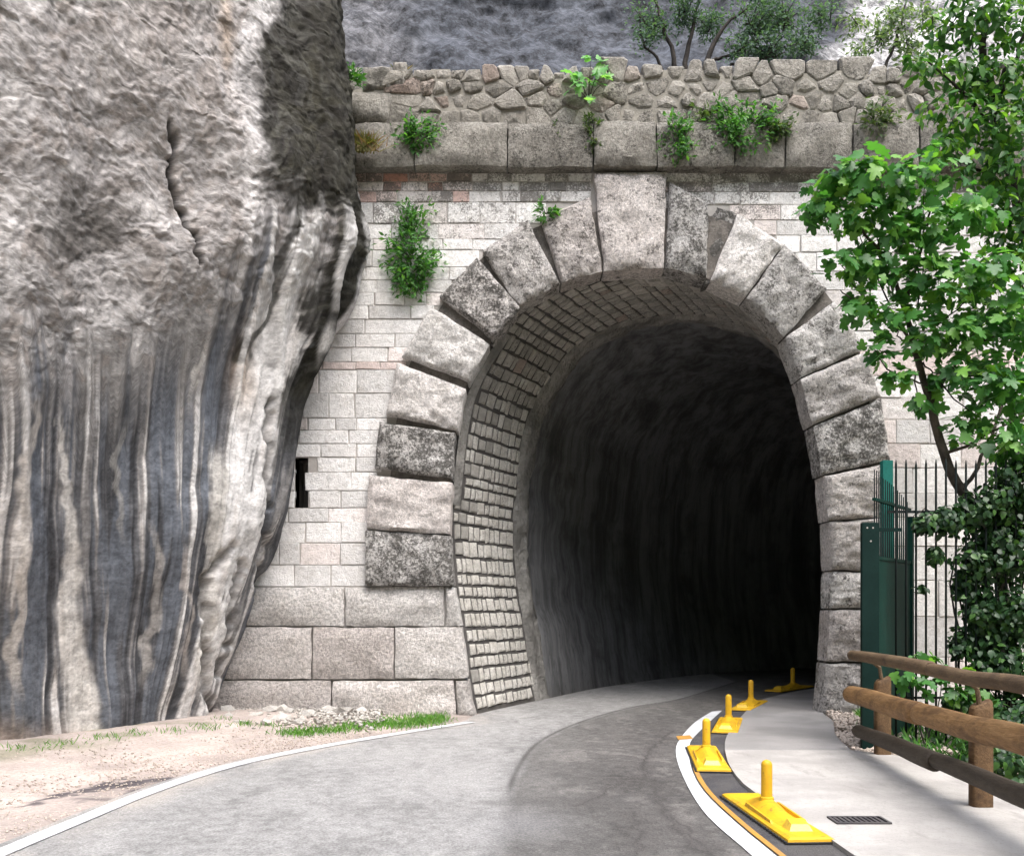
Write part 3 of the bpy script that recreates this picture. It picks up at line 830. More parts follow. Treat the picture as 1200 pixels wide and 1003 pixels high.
def put(name, V, Fs, mat, parent, world_parent_loc, smooth_=False, grime=0.0, pink=0.0, ang=None, **props):
    cx = sum(v[0] for v in V)/len(V); cy = sum(v[1] for v in V)/len(V); cz = sum(v[2] for v in V)/len(V)
    me = mesh_py(name, rel(V, (cx, cy, cz)), Fs, smooth_)
    if ang: smooth_by_angle(me, ang)
    o = link(name, me, mat, parent, (cx-world_parent_loc[0], cy-world_parent_loc[1], cz-world_parent_loc[2]))
    o["grime"] = float(grime); o["pink"] = float(pink)
    for k, v in props.items(): o[k] = v
    return o


def inset(poly, b):
    n = len(poly); cx = sum(p[0] for p in poly)/n; cy = sum(p[1] for p in poly)/n
    out = []
    for p in poly:
        d = math.hypot(p[0]-cx, p[1]-cy) + 1e-6; k = max(0.3, 1-b*1.3/d)
        out.append((cx+(p[0]-cx)*k, cy+(p[1]-cy)*k))
    return out


def block(poly, yf, yb_, bev=0.02, dome=0.01):
    """a dressed stone: poly (x,height) counter-clockwise as seen from the road"""
    n = len(poly); inn = inset(poly, bev)
    cx = sum(p[0] for p in poly)/n; cy = sum(p[1] for p in poly)/n
    V = [(x, yb_, h) for x, h in poly] + [(x, yf+bev*0.8, h) for x, h in poly] + [(x, yf+rng.uniform(-.3, .3)*dome, h) for x, h in inn] + [(cx, yf-dome, cy)]
    Fs = []
    for r in (0, 1):
        for k in range(n):
            Fs.append((r*n+k, r*n+(k+1) % n, (r+1)*n+(k+1) % n, (r+1)*n+k))
    for k in range(n): Fs.append((2*n+k, 2*n+(k+1) % n, 3*n))
    return V, Fs


def rough_block(quad, yf, yb_, n=10, m=8, bev=0.07, amp=0.035, seed=0, pillow=0.03):
    """a hewn block: quad (x,height) of 4 corners BL, BR, TR, TL; pillowed, rough front"""
    q = [np.array(p, float) for p in quad]
    U, Vv = np.meshgrid(np.linspace(0, 1, n), np.linspace(0, 1, m))
    pt = (q[0][None, None]*((1-U)*(1-Vv))[..., None] + q[1][None, None]*(U*(1-Vv))[..., None] + q[2][None, None]*(U*Vv)[..., None] + q[3][None, None]*((1-U)*Vv)[..., None])
    wv = np.linalg.norm(q[1]-q[0]); hv = np.linalg.norm(q[3]-q[0])
    ed = np.minimum(np.minimum(U, 1-U)*wv, np.minimum(Vv, 1-Vv)*hv)
    e_ = smooth(0, bev, ed)
    x, h = pt[..., 0].copy(), pt[..., 1].copy()
    nz = fbm(x*3, h*3, np.full(x.shape, seed*3.7), oct=4, seed=seed, gain=0.8)
    y = yf + bev*0.9*(1-e_) - pillow*smooth(0, 0.35*min(wv, hv), ed) - amp*nz*(0.4+0.6*e_)
    brd = (ed < 1e-6)
    x += np.where(brd, 0.012*noise(x*6, h*6, seed=seed+5), 0.01*nz); h += np.where(brd, 0.012*noise(x*6, h*6, seed=seed+9), 0)
    V = np.stack([x, y, h], -1).reshape(-1, 3).tolist()
    Fs = [tuple(f) for f in grid_faces(n, m).tolist()]
    ring = [i for i in range(n)] + [r*n+n-1 for r in range(1, m)] + [(m-1)*n+i for i in range(n-2, -1, -1)] + [r*n for r in range(m-2, 0, -1)]
    b = len(V)
    V += [(V[i][0], yb_, V[i][2]) for i in ring]
    k = len(ring)
    for i in range(k): Fs.append((ring[(i+1) % k], ring[i], b+i, b+(i+1) % k))
    return V, Fs


OUTL = [(203,720),(205,700),(235,688),(259,634),(298,565),(348,515),(363,505),(417,473),(428,467),(485,455),(497,444),(548,441),(558,433),(620,430),(690,430)]
OUTR = [(203,770),(217,783),(241,830),(255,862),(289,915),(340,965),(355,975),(410,1008),(465,1027),(540,1040),(842,1045)]
_ip = np.array([((p[0]), p[1]) for p in catmull(INTR, 10)])
_top = int(np.argmin(_ip[:, 1]))
iL = lambda y: float(np.interp(-y, -_ip[:_top+1, 1], _ip[:_top+1, 0]))
iR = lambda y: float(np.interp(y, _ip[_top:, 1], _ip[_top:, 0]))
fL = lambda y: float(np.interp(y, [p[0] for p in OUTL], [p[1] for p in OUTL]))
fR = lambda y: float(np.interp(y, [p[0] for p in OUTR], [p[1] for p in OUTR]))
NICHE = (345, 361, 536, 595)

# backing wall, in courses, open at the arch and at the niche
mb = MB()
edges = sorted(set([196, 203] + list(range(214, 536, 6)) + [536] + list(range(547, 595, 12)) + [595] + list(range(607, 838, 12)) + [842]))
for y0, y1 in zip(edges[:-1], edges[1:]):
    ym = (y0+y1)/2
    spans = []
    if y0 >= 196:
        xl = min(iL(y0), iL(y1)) - 3
        xr = max(iR(y0), iR(y1)) + 3
        if y1 <= 318: spans = [(180, 1700)]
        elif y0 < 318: xl, xr = iL(y1)-3, iR(y1)+3; spans = [(180, xl), (xr, 1700)]
        else: spans = [(180, xl), (xr, 1700)]
        if NICHE[2] <= y0 and y1 <= NICHE[3]:
            spans = [(180, NICHE[0]), (NICHE[1], xl), (xr, 1700)]
    for x0, x1 in spans:
        a_, b_ = W2(x0, y1), W2(x1, y0)
        mb.box(a_[0], b_[0], WALL+0.016, WALL+(0.75 if ym < 316 else 0.33), a_[1], b_[1])
wall = mb.build("facade_wall", M['mortar_pale'], portal, loc=(-PO.x, -PO.y, -PO.z))
WP = Vector((0, 0, 0))

COUR = [203, 213, 224, 237, 262, 280, 293, 313, 328, 343, 358, 374, 391, 407, 424, 433, 461, 490, 504, 520, 536, 553, 575, 595, 612, 636, 662, 687]
def stones_in(x0, x1, y0, y1, wmin, wmax, side):
    xs = [x0]
    while xs[-1] < x1 - wmin:
        xs.append(min(x1, xs[-1] + rng.uniform(wmin, wmax)))
    if x1 - xs[-1] > 0 and len(xs) > 1: xs[-1] = x1
    for a_, b_ in zip(xs[:-1], xs[1:]):
        h0, h1 = y0, y1
        if y1 - y0 > 20 and rng.random() < 0.12 and b_-a_ < 30:
            parts_ = [(a_, b_, y0, (y0+y1)/2), (a_, b_, (y0+y1)/2, y1)]
        else: parts_ = [(a_, b_, h0, h1)]
        for (p, q, r, s) in parts_:
            g = 0.45
            j = lambda: rng.uniform(-0.95, 0.75)
            poly = [W2(p+g+j(), s-g+j()*.6), W2(q-g+j(), s-g+j()*.6), W2(q-g+j(), r+g+j()*.6), W2(p+g+j(), r+g+j()*.6)]
            ym = (r+s)/2
            top = max(0.0, min(1.0, (330-ym)/110)) if side < 0 else max(0.0, min(1.0, (320-ym)/110))
            gri = rng.uniform(0.0, 0.25) + top*rng.uniform(0.45, 0.95)
            if side < 0 and q < 470 and ym > 240: gri *= 0.4
            pink = 0.0
            if ym < 224 and p < 520: pink = rng.choice((0.2, 0.75, 0.9, 0.6))
            elif ym < 237 and p < 540: pink = rng.choice((0, 0.1, 0.6, 0.35))
            elif 424 <= ym <= 433: pink = 0.32
            elif rng.random() < 0.13: pink = rng.uniform(0.08, 0.22)
            V, Fs = block(poly, WALL + rng.uniform(-0.010, 0.008), WALL+0.12, 0.009, 0.003)
            put("stone", V, Fs, M['ashlar'], wall, WP, grime=gri, pink=pink)
for y0, y1 in zip(COUR[:-1], COUR[1:]):
    ym = (y0+y1)/2; hgt = y1-y0
    wmin, wmax = (18, 40) if hgt < 16 else (24, 58)
    xs_l = np.interp(ym, SY, SX) - 45
    xe = min(fL(y0), fL(y1)) + (12 if ym < 330 else 10)
    if y1 <= 237: xe = 693
    segs = [(xs_l, xe)]
    if ym > NICHE[2] and ym < NICHE[3]: segs = [(xs_l, NICHE[0]), (NICHE[1], xe)]
    for s0, s1 in segs:
        if s1-s0 > 8: stones_in(s0 + (rng.uniform(-12, 12) if s1 != NICHE[0] else 0), s1, y0, y1, min(wmin, (s1-s0)), wmax, -1)
CR = [203, 214, 225, 240, 258, 276, 296, 318, 340, 362, 388, 412, 440, 466, 492, 520, 548, 578, 606, 640, 680, 722, 770, 842]
for y0, y1 in zip(CR[:-1], CR[1:]):
    ym = (y0+y1)/2
    x0 = 780 if y1 <= 240 else max(fR(y0), fR(y1)) - 12
    k = 1.0 if ym < 560 else 1.8
    stones_in(x0, 1250, y0, y1, 22*k, 60*k, 1)
    
# niche: a small deep slot in the facade
a_, b_ = W2(NICHE[0], NICHE[3]), W2(NICHE[1], NICHE[2])
mb = MB(); x0, x1, h0, h1 = a_[0], b_[0], a_[1], b_[1]
y0, y1 = WALL+0.06, WALL+0.62
mb.add([(x0,y0,h0),(x1,y0,h0),(x1,y0,h1),(x0,y0,h1),(x0,y1,h0),(x1,y1,h0),(x1,y1,h1),(x0,y1,h1)], [(0,1,5,4),(1,2,6,5),(2,3,7,6),(3,0,4,7),(4,5,6,7)])
mb.build("niche", M['void'], wall, label="small dark rectangular slot in the pale wall near the cliff")

# voussoirs
VO = [  # BL, BR, TR, TL corners in photo pixels of the face, black crust, pinkness
 ((430,686),(532,686),(528,629),(430,622),.86,0), ((431,620),(527,626),(530,567),(434,559),.10,.12), ((441,550),(530,561),(533,509),(446,497),.80,0),
 ((454,488),(536,505),(546,458),(467,428),.22,.05), ((473,420),(549,448),(574,406),(506,363),.20,0), ((516,350),(578,400),(609,364),(560,306),.78,.05),
 ((566,299),(608,361),(655,335),(618,262),.55,.04), ((634,260),(658,334),(705,321),(690,236),.52,.10), ((696,208),(708,320),(776,316),(779,207),.45,.12),
 ((784,219),(779,316),(826,329),(828,243),.68,0), ((832,330),(871,350),(914,290),(863,256),.24,.03), ((874,352),(917,396),(964,341),(917,291),.50,0),
 ((919,399),(935,444),(1007,411),(975,357),.48,0), ((937,447),(950,498),(1027,466),(1010,416),.45,.05), ((952,502),(962,556),(1039,540),(1028,471),.72,0),
 ((964,560),(969,610),(1042,604),(1040,545),.42,.10), ((969,613),(972,668),(1044,668),(1042,607),.25,.08), ((972,671),(971,712),(1046,712),(1045,671),.55,0),
 ((971,715),(966,774),(1047,775),(1046,715),.42,.10), ((966,777),(960,842),(1048,842),(1047,778),.52,.04)]
for i, (p0, p1, p2, p3, gri, pink) in enumerate(VO):
    q = [W2(*p) for p in (p0, p1, p2, p3)]
    # order counter-clockwise
    ar = sum(q[k][0]*q[(k+1) % 4][1]-q[(k+1) % 4][0]*q[k][1] for k in range(4))
    if ar < 0: q = [q[1], q[0], q[3], q[2]]
    cq = sum(np.array(p) for p in q)/4
    q = [cq + (np.array(p)-cq)*(1.012 if i < 10 or i > 15 else 1.03) for p in q]
    V, Fs = rough_block(q, WALL-0.16, WALL+0.34, 22, 18, 0.045, 0.034, seed=i+1, pillow=0.025)
    put("voussoir", V, Fs, M['voussoir'], portal, PO, grime=min(.80, gri*.9+.13), pink=pink, ang=50)
ka = int(np.argmin(np.abs(_d-np.interp(-686, -_ip[:_top+1, 1], _d[:_top+1]))))
def jr(off, y): return [(p[0], y, p[1]) for p in c0_offset(off)[ka:]]
def sweep0(rl_, mat):
    n = len(rl_[0]); V = [tuple(p) for r_ in rl_ for p in r_]
    Fs = [(i*n+k, i*n+k+1, (i+1)*n+k+1, (i+1)*n+k) for i in range(len(rl_)-1) for k in range(n-1)]
    return link("joint_mortar", mesh_py("joint_mortar", V, Fs), mat, portal, (-PO.x, -PO.y, -PO.z))
sweep0([jr(.02, WALL+.2), jr(.02, WALL-.02), jr(.93, WALL-.02), jr(.93, WALL+.1)], M['joint'])
# rougher filler stone in the gap right of the keystone's neighbour
q = [W2(*p) for p in ((826,334),(836,330),(868,252),(826,238))]
V, Fs = rough_block(q, WALL-0.025, WALL+0.33, 9, 12, 0.03, 0.05, seed=33, pillow=0.0)
put("voussoir", V, Fs, M['voussoir'], portal, PO, grime=1.0, pink=0, ang=50, label="dark recessed filler stone between two arch blocks")
# left jamb plinth
PL = [((255,733),(404,733),(404,688),(262,688),.12,.03), ((406,733),(521,733),(520,688),(406,688),.16,.02), ((523,733),(541,733),(534,688),(522,688),.1,0),
      ((240,795),(366,795),(366,735),(250,735),.15,.08), ((368,795),(462,795),(462,735),(368,735),.14,.12), ((464,794),(549,794),(541,735),(464,735),.16,.05),
      ((225,842),(389,842),(389,797),(230,797),.30,.10), ((391,842),(535,842),(532,797),(391,797),.2,.10), ((537,842),(558,842),(549,797),(534,797),.1,0.05)]
for i, (p0, p1, p2, p3, gri, pink) in enumerate(PL):
    q = [W2(*p) for p in (p0, p1, p2, p3)]
    V, Fs = rough_block(q, WALL-0.07 - 0.03*(i > 2) - 0.02*(i > 5), WALL+0.34, 12, 9, 0.03, 0.03, seed=i+40, pillow=0.02)
    put("plinth_block", V, Fs, M['voussoir'], portal, PO, grime=gri, pink=pink, ang=50)
# cornice
CX = [330, 415, 487, 595, 694, 767, 857, 916, 994, 1070, 1150, 1240, 1340, 1450, 1560, 1690]
for i, (x0, x1) in enumerate(zip(CX[:-1], CX[1:])):
    dy = rng.uniform(-1.2, 1.2)
    q = [W2(x0+.8, 203+dy*.4), W2(x1-.8, 203+dy*.4), W2(x1-.8, 153+dy-(1 if i % 2 else 0)), W2(x0+.8, 153+dy)]
    V, Fs = rough_block(q, WALL-0.26+rng.uniform(-.02, .02), WALL+0.5, 14, 8, 0.045, 0.03, seed=i+70, pillow=0.012)
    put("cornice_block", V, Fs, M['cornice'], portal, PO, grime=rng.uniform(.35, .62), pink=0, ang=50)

# parapet of rubble
mb = MB()
for x in range(330, 1700, 22):
    top = 92 + 7*float(noise(np.array([x/30.]), np.array([1.]), seed=3)[0]) - (6 if 720 < x < 1000 else 0)
    a_, b_ = W2(x, 153), W2(x+22, top)
    mb.box(a_[0], b_[0], WALL-0.10, WALL+0.45, a_[1]-0.03, b_[1])
para = mb.build("parapet_wall", M['mortar_grey'], portal, loc=(-PO.x, -PO.y, -PO.z))


def clip(poly, a_, b_):          # keep the side nearer to a_
    mx, my = (a_[0]+b_[0])/2, (a_[1]+b_[1])/2; dx, dy = b_[0]-a_[0], b_[1]-a_[1]
    out = []
    for i in range(len(poly)):
        p, q = poly[i], poly[(i+1) % len(poly)]
        fp = (p[0]-mx)*dx+(p[1]-my)*dy; fq = (q[0]-mx)*dx+(q[1]-my)*dy
        if fp <= 0: out.append(p)
        if (fp < 0 < fq) or (fq < 0 < fp):
            t_ = fp/(fp-fq); out.append((p[0]+(q[0]-p[0])*t_, p[1]+(q[1]-p[1])*t_))
    return out


seeds = []
yrow = 84.0
for hrow in (17, 14, 19, 18):
    x = 466 + rng.uniform(0, 15)
    while x < 1240:
        wst = rng.choice((rng.uniform(11, 20), rng.uniform(18, 46)))
        seeds.append((x+wst/2, yrow+hrow/2+rng.uniform(-6.5, 6.5)))
        x += wst
    yrow += hrow
AN = 1.25
sa = [(s[0], s[1]*AN) for s in seeds]
for i, s in enumerate(sa):
    top = (74 if 720 < s[0] < 1010 else 82) + rng.uniform(-5, 6)
    poly = [(s[0]-34, 154*AN), (s[0]-34, top*AN), (s[0]+34, top*AN), (s[0]+34, 154*AN)]
    for k, o_ in enumerate(sa):
        if k != i and abs(o_[0]-s[0]) < 75:
            poly = clip(poly, s, o_)
            if len(poly) < 3: break
    if len(poly) < 3: continue
    cxm = sum(p[0] for p in poly)/len(poly); cym = sum(p[1] for p in poly)/len(poly)
    sh = rng.choice((rng.uniform(0.70, 0.88), rng.uniform(.88, 1.03), rng.uniform(.88, 1.03)))
    poly = [((cxm+(p[0]-cxm)*sh), (cym+(p[1]-cym)*sh)/AN) for p in poly]
    # round the corners once
    rp = []
    n_ = len(poly)
    for k in range(n_):
        p, q = poly[k], poly[(k+1) % n_]
        rp += [(p[0]*.86+q[0]*.14+rng.uniform(-.8, .8), p[1]*.86+q[1]*.14+rng.uniform(-.8, .8)), (p[0]*.14+q[0]*.86+rng.uniform(-1.3,1.3), p[1]*.14+q[1]*.86+rng.uniform(-1,1))]
    q = [W2(*p) for p in rp]
    ar = sum(q[k][0]*q[(k+1) % len(q)][1]-q[(k+1) % len(q)][0]*q[k][1] for k in range(len(q)))
    if ar < 0: q.reverse()
    V, Fs = block(q, WALL-0.115+rng.uniform(-.045, .01), WALL+0.2, rng.uniform(.012, .035), rng.uniform(.0, .03))
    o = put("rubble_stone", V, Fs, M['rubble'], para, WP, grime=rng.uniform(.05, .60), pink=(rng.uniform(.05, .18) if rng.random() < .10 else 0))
for (x0, x1, y0, y1) in ((395, 462, 112, 150), (395, 425, 84, 111), (427, 462, 84, 111), (462, 478, 78, 108)):
    q = [W2(x0, y1), W2(x1-1, y1), W2(x1-1, y0), W2(x0, y0)]
    V, Fs = rough_block(q, WALL-0.15, WALL+0.3, 9, 7, 0.05, 0.05, seed=int(x0+y0), pillow=.02)
    put("rubble_stone", V, Fs, M['cornice'], para, WP, grime=.3, ang=50)

# reveal: bed of dark mortar swept into the hill, with small lining stones set in it
Bo = c0_offset(0.02)
def sweep_mesh(name, ring_list, mat, parent, smooth_=True):
    n = len(ring_list[0]); V = []; Fs = []
    for r_ in ring_list: V += [tuple(p) for p in r_]
    for i in range(len(ring_list)-1):
        for k in range(n-1):
            Fs.append((i*n+k, i*n+k+1, (i+1)*n+k+1, (i+1)*n+k))
    return link(name, mesh_py(name, V, Fs, smooth_), mat, parent, (-PO.x, -PO.y, -PO.z))
def skew(y): return SKEW*max(0.0, (y-REV0)/(REV1-REV0))
rings = [[(p[0]+skew(y), y, p[1]) for p in Bo] for y in (WALL+0.1, REV0, (REV0+REV1)/2, REV1)]
bed = sweep_mesh("reveal_lining", rings, M['bed'], portal)
# plain render band right behind the voussoirs
band = c0_offset(-0.012)
band = band[int(np.argmin(np.abs(_d-3.3))):int(np.argmin(np.abs(_d-6.2)))]
rings = [[(p[0]+skew(y), y, p[1]) for p in band] for y in (WALL+0.30, REV0+0.22)]
sweep_mesh("render_band", rings, M['rim'], portal)

UNITS = []
for k in range(5):
    rr_ = random.Random(k+50); b = 0.10
    j = lambda: rr_.uniform(-0.06, 0.06)
    V = []
    for z, i in ((-0.5, 0), (0.32, 0), (0.5, b*1.3)):
        for cx, cy in ((-1, -1), (1, -1), (1, 1), (-1, 1)):
            V.append((cx*(0.5-i)+j(), cy*(0.5-i)+j(), z+ (j() if z > 0 else 0)))
    V.append((j(), j(), 0.58))
    Fs = []
    for r_ in range(2):
        for q in range(4): Fs.append((r_*4+q, r_*4+(q+1) % 4, (r_+1)*4+(q+1) % 4, (r_+1)*4+q))
    for q in range(4): Fs.append((8+q, 8+(q+1) % 4, 12))
    me = mesh_py("lining_stone", V, Fs); me.materials.append(M['lining'])
    UNITS.append((me, np.array(V), Fs))
items = []
s_ = 0.10
Dv = Vector((SKEW, REV1-REV0, 0)).normalized()
while s_ < CL - 0.1:
    hgt = rng.choice((0.15, 0.19, 0.21, 0.23, 0.26))
    sm = s_ + hgt/2
    p = c0_at(sm); t_ = c0_tan(sm)
    T = Vector((t_[0], 0, t_[1])); N = Vector((t_[1], 0, -t_[0]))       # inward
    y = REV0 + (0.26 if 3.4 < sm < 6.1 else 0.05) + rng.uniform(0, 0.08)
    lean = 0.0
    yend = REV1 - rng.uniform(0.0, 0.10)
    while y < yend - 0.06:
        wd = rng.uniform(0.11, 0.25)
        wd = min(wd, yend - y)
        yc = y + wd/2
        c_ = Vector((p[0]+skew(yc), yc, p[1])) - N*0.018
        Z_ = (N - Dv*N.dot(Dv)).normalized(); T2 = Z_.cross(Dv).normalized()
        if T2.dot(T) < 0: T2 = -T2; 
        sy = (hgt-0.042)*rng.uniform(.86, 1.06)
        sx_ = max(.04, wd*1.13-0.05)
        Xa = Dv*sx_; Ya = T2*sy; Za = Z_*rng.uniform(0.035, 0.06)
        if Xa.cross(Ya).dot(Za) < 0: Xa = -Xa
        mt = Matrix(((Xa.x, Ya.x, Za.x, c_.x), (Xa.y, Ya.y, Za.y, c_.y), (Xa.z, Ya.z, Za.z, c_.z), (0, 0, 0, 1)))
        right = sm > CL*0.66
        area = (wd*hgt)/(yc*yc) * max(0.02, abs(N.dot(Vector((p[0]+skew(yc), yc, p[1]-EYE)).normalized()))) * (0.0 if right else 1)
        items.append((area, mt, rng.randrange(5), sm))
        y += wd
    s_ += hgt
items.sort(key=lambda q: -q[0])
restV, restF = [], []
for i, (ar_, mt, k, sm) in enumerate(items):
    if i < 295:
        o = link("lining_stone", UNITS[k][0], None, bed)
        o.matrix_local = mt
        o["grime"] = rng.uniform(0.0, 0.35) + (0.3 if sm > 5 else 0); o["pink"] = 0.25 if rng.random() < .03 else 0.0
    else:
        b = len(restV)
        restV += [tuple(mt @ Vector(v)) for v in UNITS[k][1]]
        restF += [tuple(b+q for q in f) for f in UNITS[k][2]]
o = link("lining_stonework", mesh_py("lining_stonework", restV, restF), M['lining'], bed, kind="stuff")
o["grime"] = 0.4; o["pink"] = 0.0

# vault beyond the reveal, bending to the right into the hill
Vo = c0_offset(0.10)
ctr = np.array(((1.9), 0.0))
rings = []
posn = np.array((ctr[0]+SKEW, REV1)); head = R(27); lat = 0.0
k = 0
for k in range(34):
    latd = np.array((math.cos(lat), -math.sin(lat)))
    wob = 0.05*fbm(np.arange(len(Vo))*0.11, np.full(len(Vo), k*0.6), oct=3, seed=200)
    rings.append([(posn[0]+(p[0]-ctr[0]+0.0)*latd[0]*(1+wob[q]*0.4), posn[1]+(p[0]-ctr[0])*latd[1], max(-0.1, p[1]*(1+wob[q]*0.3))) for q, p in enumerate(Vo)])
    step = 0.7
    posn = posn + step*np.array((math.sin(head), math.cos(head)))
    head += step/16.0
    lat = head*smooth(0, 6, np.array(float(k)))
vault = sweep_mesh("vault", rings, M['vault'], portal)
# ragged rim where the render starts
rim = []
inner = c0_offset(0.0)
rng2 = np.random.default_rng(5)
rim = []
for q, (off, dy) in enumerate(((.10, -.06), (.02, -.04), (-.035, .0), (-.045, .08), (-.03, .18), (-.035, .28), (-.01, .38), (.03, .50), (.10, .62), (.17, .72))):
    cc = c0_offset(off); ii = np.arange(len(cc))
    w1 = fbm(ii*0.22, np.full(len(cc), q*0.7), oct=4, seed=210); w2 = fbm(ii*0.16, np.full(len(cc), q*0.5+9), oct=4, seed=213)
    nrm_ = c0_offset(off+1.0) - cc
    amp = 0.035 if 1 < q else 0.0
    rim.append([(p[0]+nrm_[k][0]*amp*w1[k]+SKEW*(1+dy/(REV1-REV0)), REV1+dy*(1+.25*w2[k])+(0.05*w2[k] if q in (1, 2, 3) else 0), p[1]+nrm_[k][1]*amp*w1[k]) for k, p in enumerate(cc)])
sweep_mesh("render_rim", rim, M['rim'], portal)
# closed far end
last = rings[-1]
cx = sum(p[0] for p in last)/len(last); cy = sum(p[1] for p in last)/len(last)
V = [tuple(p) for p in last] + [(cx, cy, 2.0)]
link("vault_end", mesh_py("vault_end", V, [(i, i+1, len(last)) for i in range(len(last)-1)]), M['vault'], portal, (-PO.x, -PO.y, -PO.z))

# ------------------------------------------------------------------ yellow separators
def hump_mesh():
    # long ridge that runs from the post towards one end, with flared feet
    V = []; Fs = []
    sec = [(-0.50, .055, .045), (-0.42, .065, .075), (-0.10, .075, .095), (0.06, .085, .125), (0.20, .085, .125), (0.34, .075, .09), (0.48, .06, .05)]
    for y, w_, h_ in sec:
        V += [(-w_*1.5, y, .038), (-w_*.75, y, h_*.8), (-w_*.3, y, h_), (w_*.3, y, h_), (w_*.75, y, h_*.8), (w_*1.5, y, .038)]
    for i in range(len(sec)-1):
        for k in range(5): Fs.append((i*6+k, i*6+k+1, (i+1)*6+k+1, (i+1)*6+k))
    Fs.append((5, 4, 3, 2, 1, 0)); b = (len(sec)-1)*6; Fs.append(tuple(b+k for k in range(6)))
    return mesh_py("hump", V, Fs)


def make_separator():
    t_ = thing("lane_separator", "", "lane separator")
    mb = MB(); mb.box(-.17, .17, -.80, .80, .004, .014)
    for k in range(26):
        y = -.79 + k*.0615
        mb.box(-.182, -.168, y, y+.04, .004, .018)
    mb.build("rubber_skirt", M['rubber'], t_)
    V = []
    for z, i in ((.012, 0), (.030, .004), (.042, .03)):
        V += [(-.165+i, -.785+i, z), (.165-i, -.785+i, z), (.165-i, .785-i, z), (-.165+i, .785-i, z)]
    Fs = [(8, 9, 10, 11), (3, 2, 1, 0)]
    for r_ in range(2):
        for k in range(4): Fs.append((r_*4+k, r_*4+(k+1) % 4, (r_+1)*4+(k+1) % 4, (r_+1)*4+k))
    link("base", mesh_py("base", V, Fs), M['yellow'], t_)
    me = hump_mesh(); smooth_by_angle(me, 35); link("hump", me, M['yellow'], t_)
    mb = MB()
    for s in (-1, 1):
        mb.add([(s*.115, -.36, .04), (s*.135, -.36, .04), (s*.135, .26, .04), (s*.115, .26, .04), (s*.118, -.33, .062), (s*.132, -.33, .062), (s*.132, .23, .075), (s*.118, .23, .075)],
               [(0,1,5,4),(1,2,6,5),(2,3,7,6),(3,0,4,7),(4,5,6,7)])
    mb.build("rib", M['yellow'], t_)
    mb = MB(); mb.add([(-.085, -.60, .04), (.085, -.60, .04), (.085, -.44, .04), (-.085, -.44, .04), (-.06, -.57, .085), (.06, -.57, .085), (.055, -.47, .105), (-.055, -.47, .105)],
                      [(0,1,5,4),(1,2,6,5),(2,3,7,6),(3,0,4,7),(4,5,6,7)])
    mb.build("reflector", M['yellow_light'], t_)
    mb = MB()
    mb.tube([(0, .13, .10), (0, .13, .135), (0, .13, .14), (0, .13, .385), (0, .13, .405), (0, .13, .417), (0, .13, .422)], [.056, .052, .043, .042, .036, .022, .006], 18)
    o = mb.build("post", M['yellow'], t_); smooth_by_angle(o.data, 40)
    return t_
def copy_tree(o, parent=None):
    c = o.copy(); col.objects.link(c)
    if parent is not None: c.parent = parent
    for ch in list(o.children): copy_tree(ch, c)
    return c
sep0 = make_separator()
SEP = [((1.975, 7.12), -3.5, "nearest yellow lane separator with tall post, beside the drain grate on the pavement"),
       ((2.05, 9.85), 7, "second yellow lane separator from the camera, on the tight bend of the kerb strip"),
       ((2.90, 12.6), 16, "yellow lane separator just beyond the ochre mark, third along the kerb strip"),
       ((3.83, 15.15), 25, "small yellow lane separator in the shade of the arch, fourth along the kerb strip"),
       ((5.42, 18.3), 40, "dim yellow lane separator deepest inside the dark tunnel")]
for i, (p, rz, lab) in enumerate(SEP):
    o = sep0 if i == 0 else copy_tree(sep0)
    o.location = (p[0], p[1], 0.0 + 0.006); o.rotation_euler = (0, 0, -R(rz)); o["label"] = lab; o["group"] = "yellow lane separators along the kerb"

# ------------------------------------------------------------------ drain grate
gt = thing("drain_grate", "small dark metal drain grate set in the pale pavement", "drain grate", (2.55, 6.9, 0.036))
mb = MB()
for (x0, x1, y0, y1) in ((-.2, .2, -.11, -.09), (-.2, .2, .09, .11), (-.2, -.18, -.09, .09), (.18, .2, -.09, .09)): mb.box(x0, x1, y0, y1, 0, .012)
mb.build("frame", M['iron'], gt)
for k in range(9): MB().box(-.165+k*.038, -.145+k*.038, -.088, .088, .001, .010).build("bar", M['iron'], gt)
MB().box(-.178, .178, -.088, .088, -.002, .0006).build("pit_shade_plate", M['rubber'], gt)  # flat black plate, its colour stands for the shade under the bars

# ------------------------------------------------------------------ log guardrail
gx = lambda y: 3.86 + 0.1*(y-10.06)
guard = thing("log_guardrail", "three rail wooden log guardrail on squat posts at the pavement edge", "guardrail", (gx(8), 8.0, 0.03))
GO = Vector(guard.location)
def log(y0, y1, z, r0, r1, dx, mat, seed, zs, y_end):
    pts = []; rad = []
    n = 22
    for i in range(n):
        q = i/(n-1); y = y0+(y1-y0)*q
        w_ = float(noise(np.array([y*1.3]), np.array([seed*1.0]), seed=seed)[0])
        pts.append((gx(y)+dx+0.012*w_-GO.x, y-GO.y, z+zs*(y_end-y)+0.014*float(noise(np.array([y*1.1]), np.array([seed+4.0]), seed=seed+1)[0])-GO.z))
        rad.append((r0+(r1-r0)*q)*(1+0.045*w_))
    rad = [rad[0]*.82] + rad + [rad[-1]*.82]
    d0 = 0.02
    pts = [(pts[0][0], pts[0][1]-d0*(1 if y1 > y0 else -1), pts[0][2])] + pts + [(pts[-1][0], pts[-1][1]+d0*(1 if y1 > y0 else -1), pts[-1][2])]
    mb = MB(); mb.tube(pts, rad, 14)
    cx = (gx((y0+y1)/2)-GO.x, (y0+y1)/2-GO.y, z-GO.z)
    me = mesh_py("rail", rel(mb.V, cx), mb.F); smooth_by_angle(me, 50)
    return link("rail", me, mat, guard, cx)
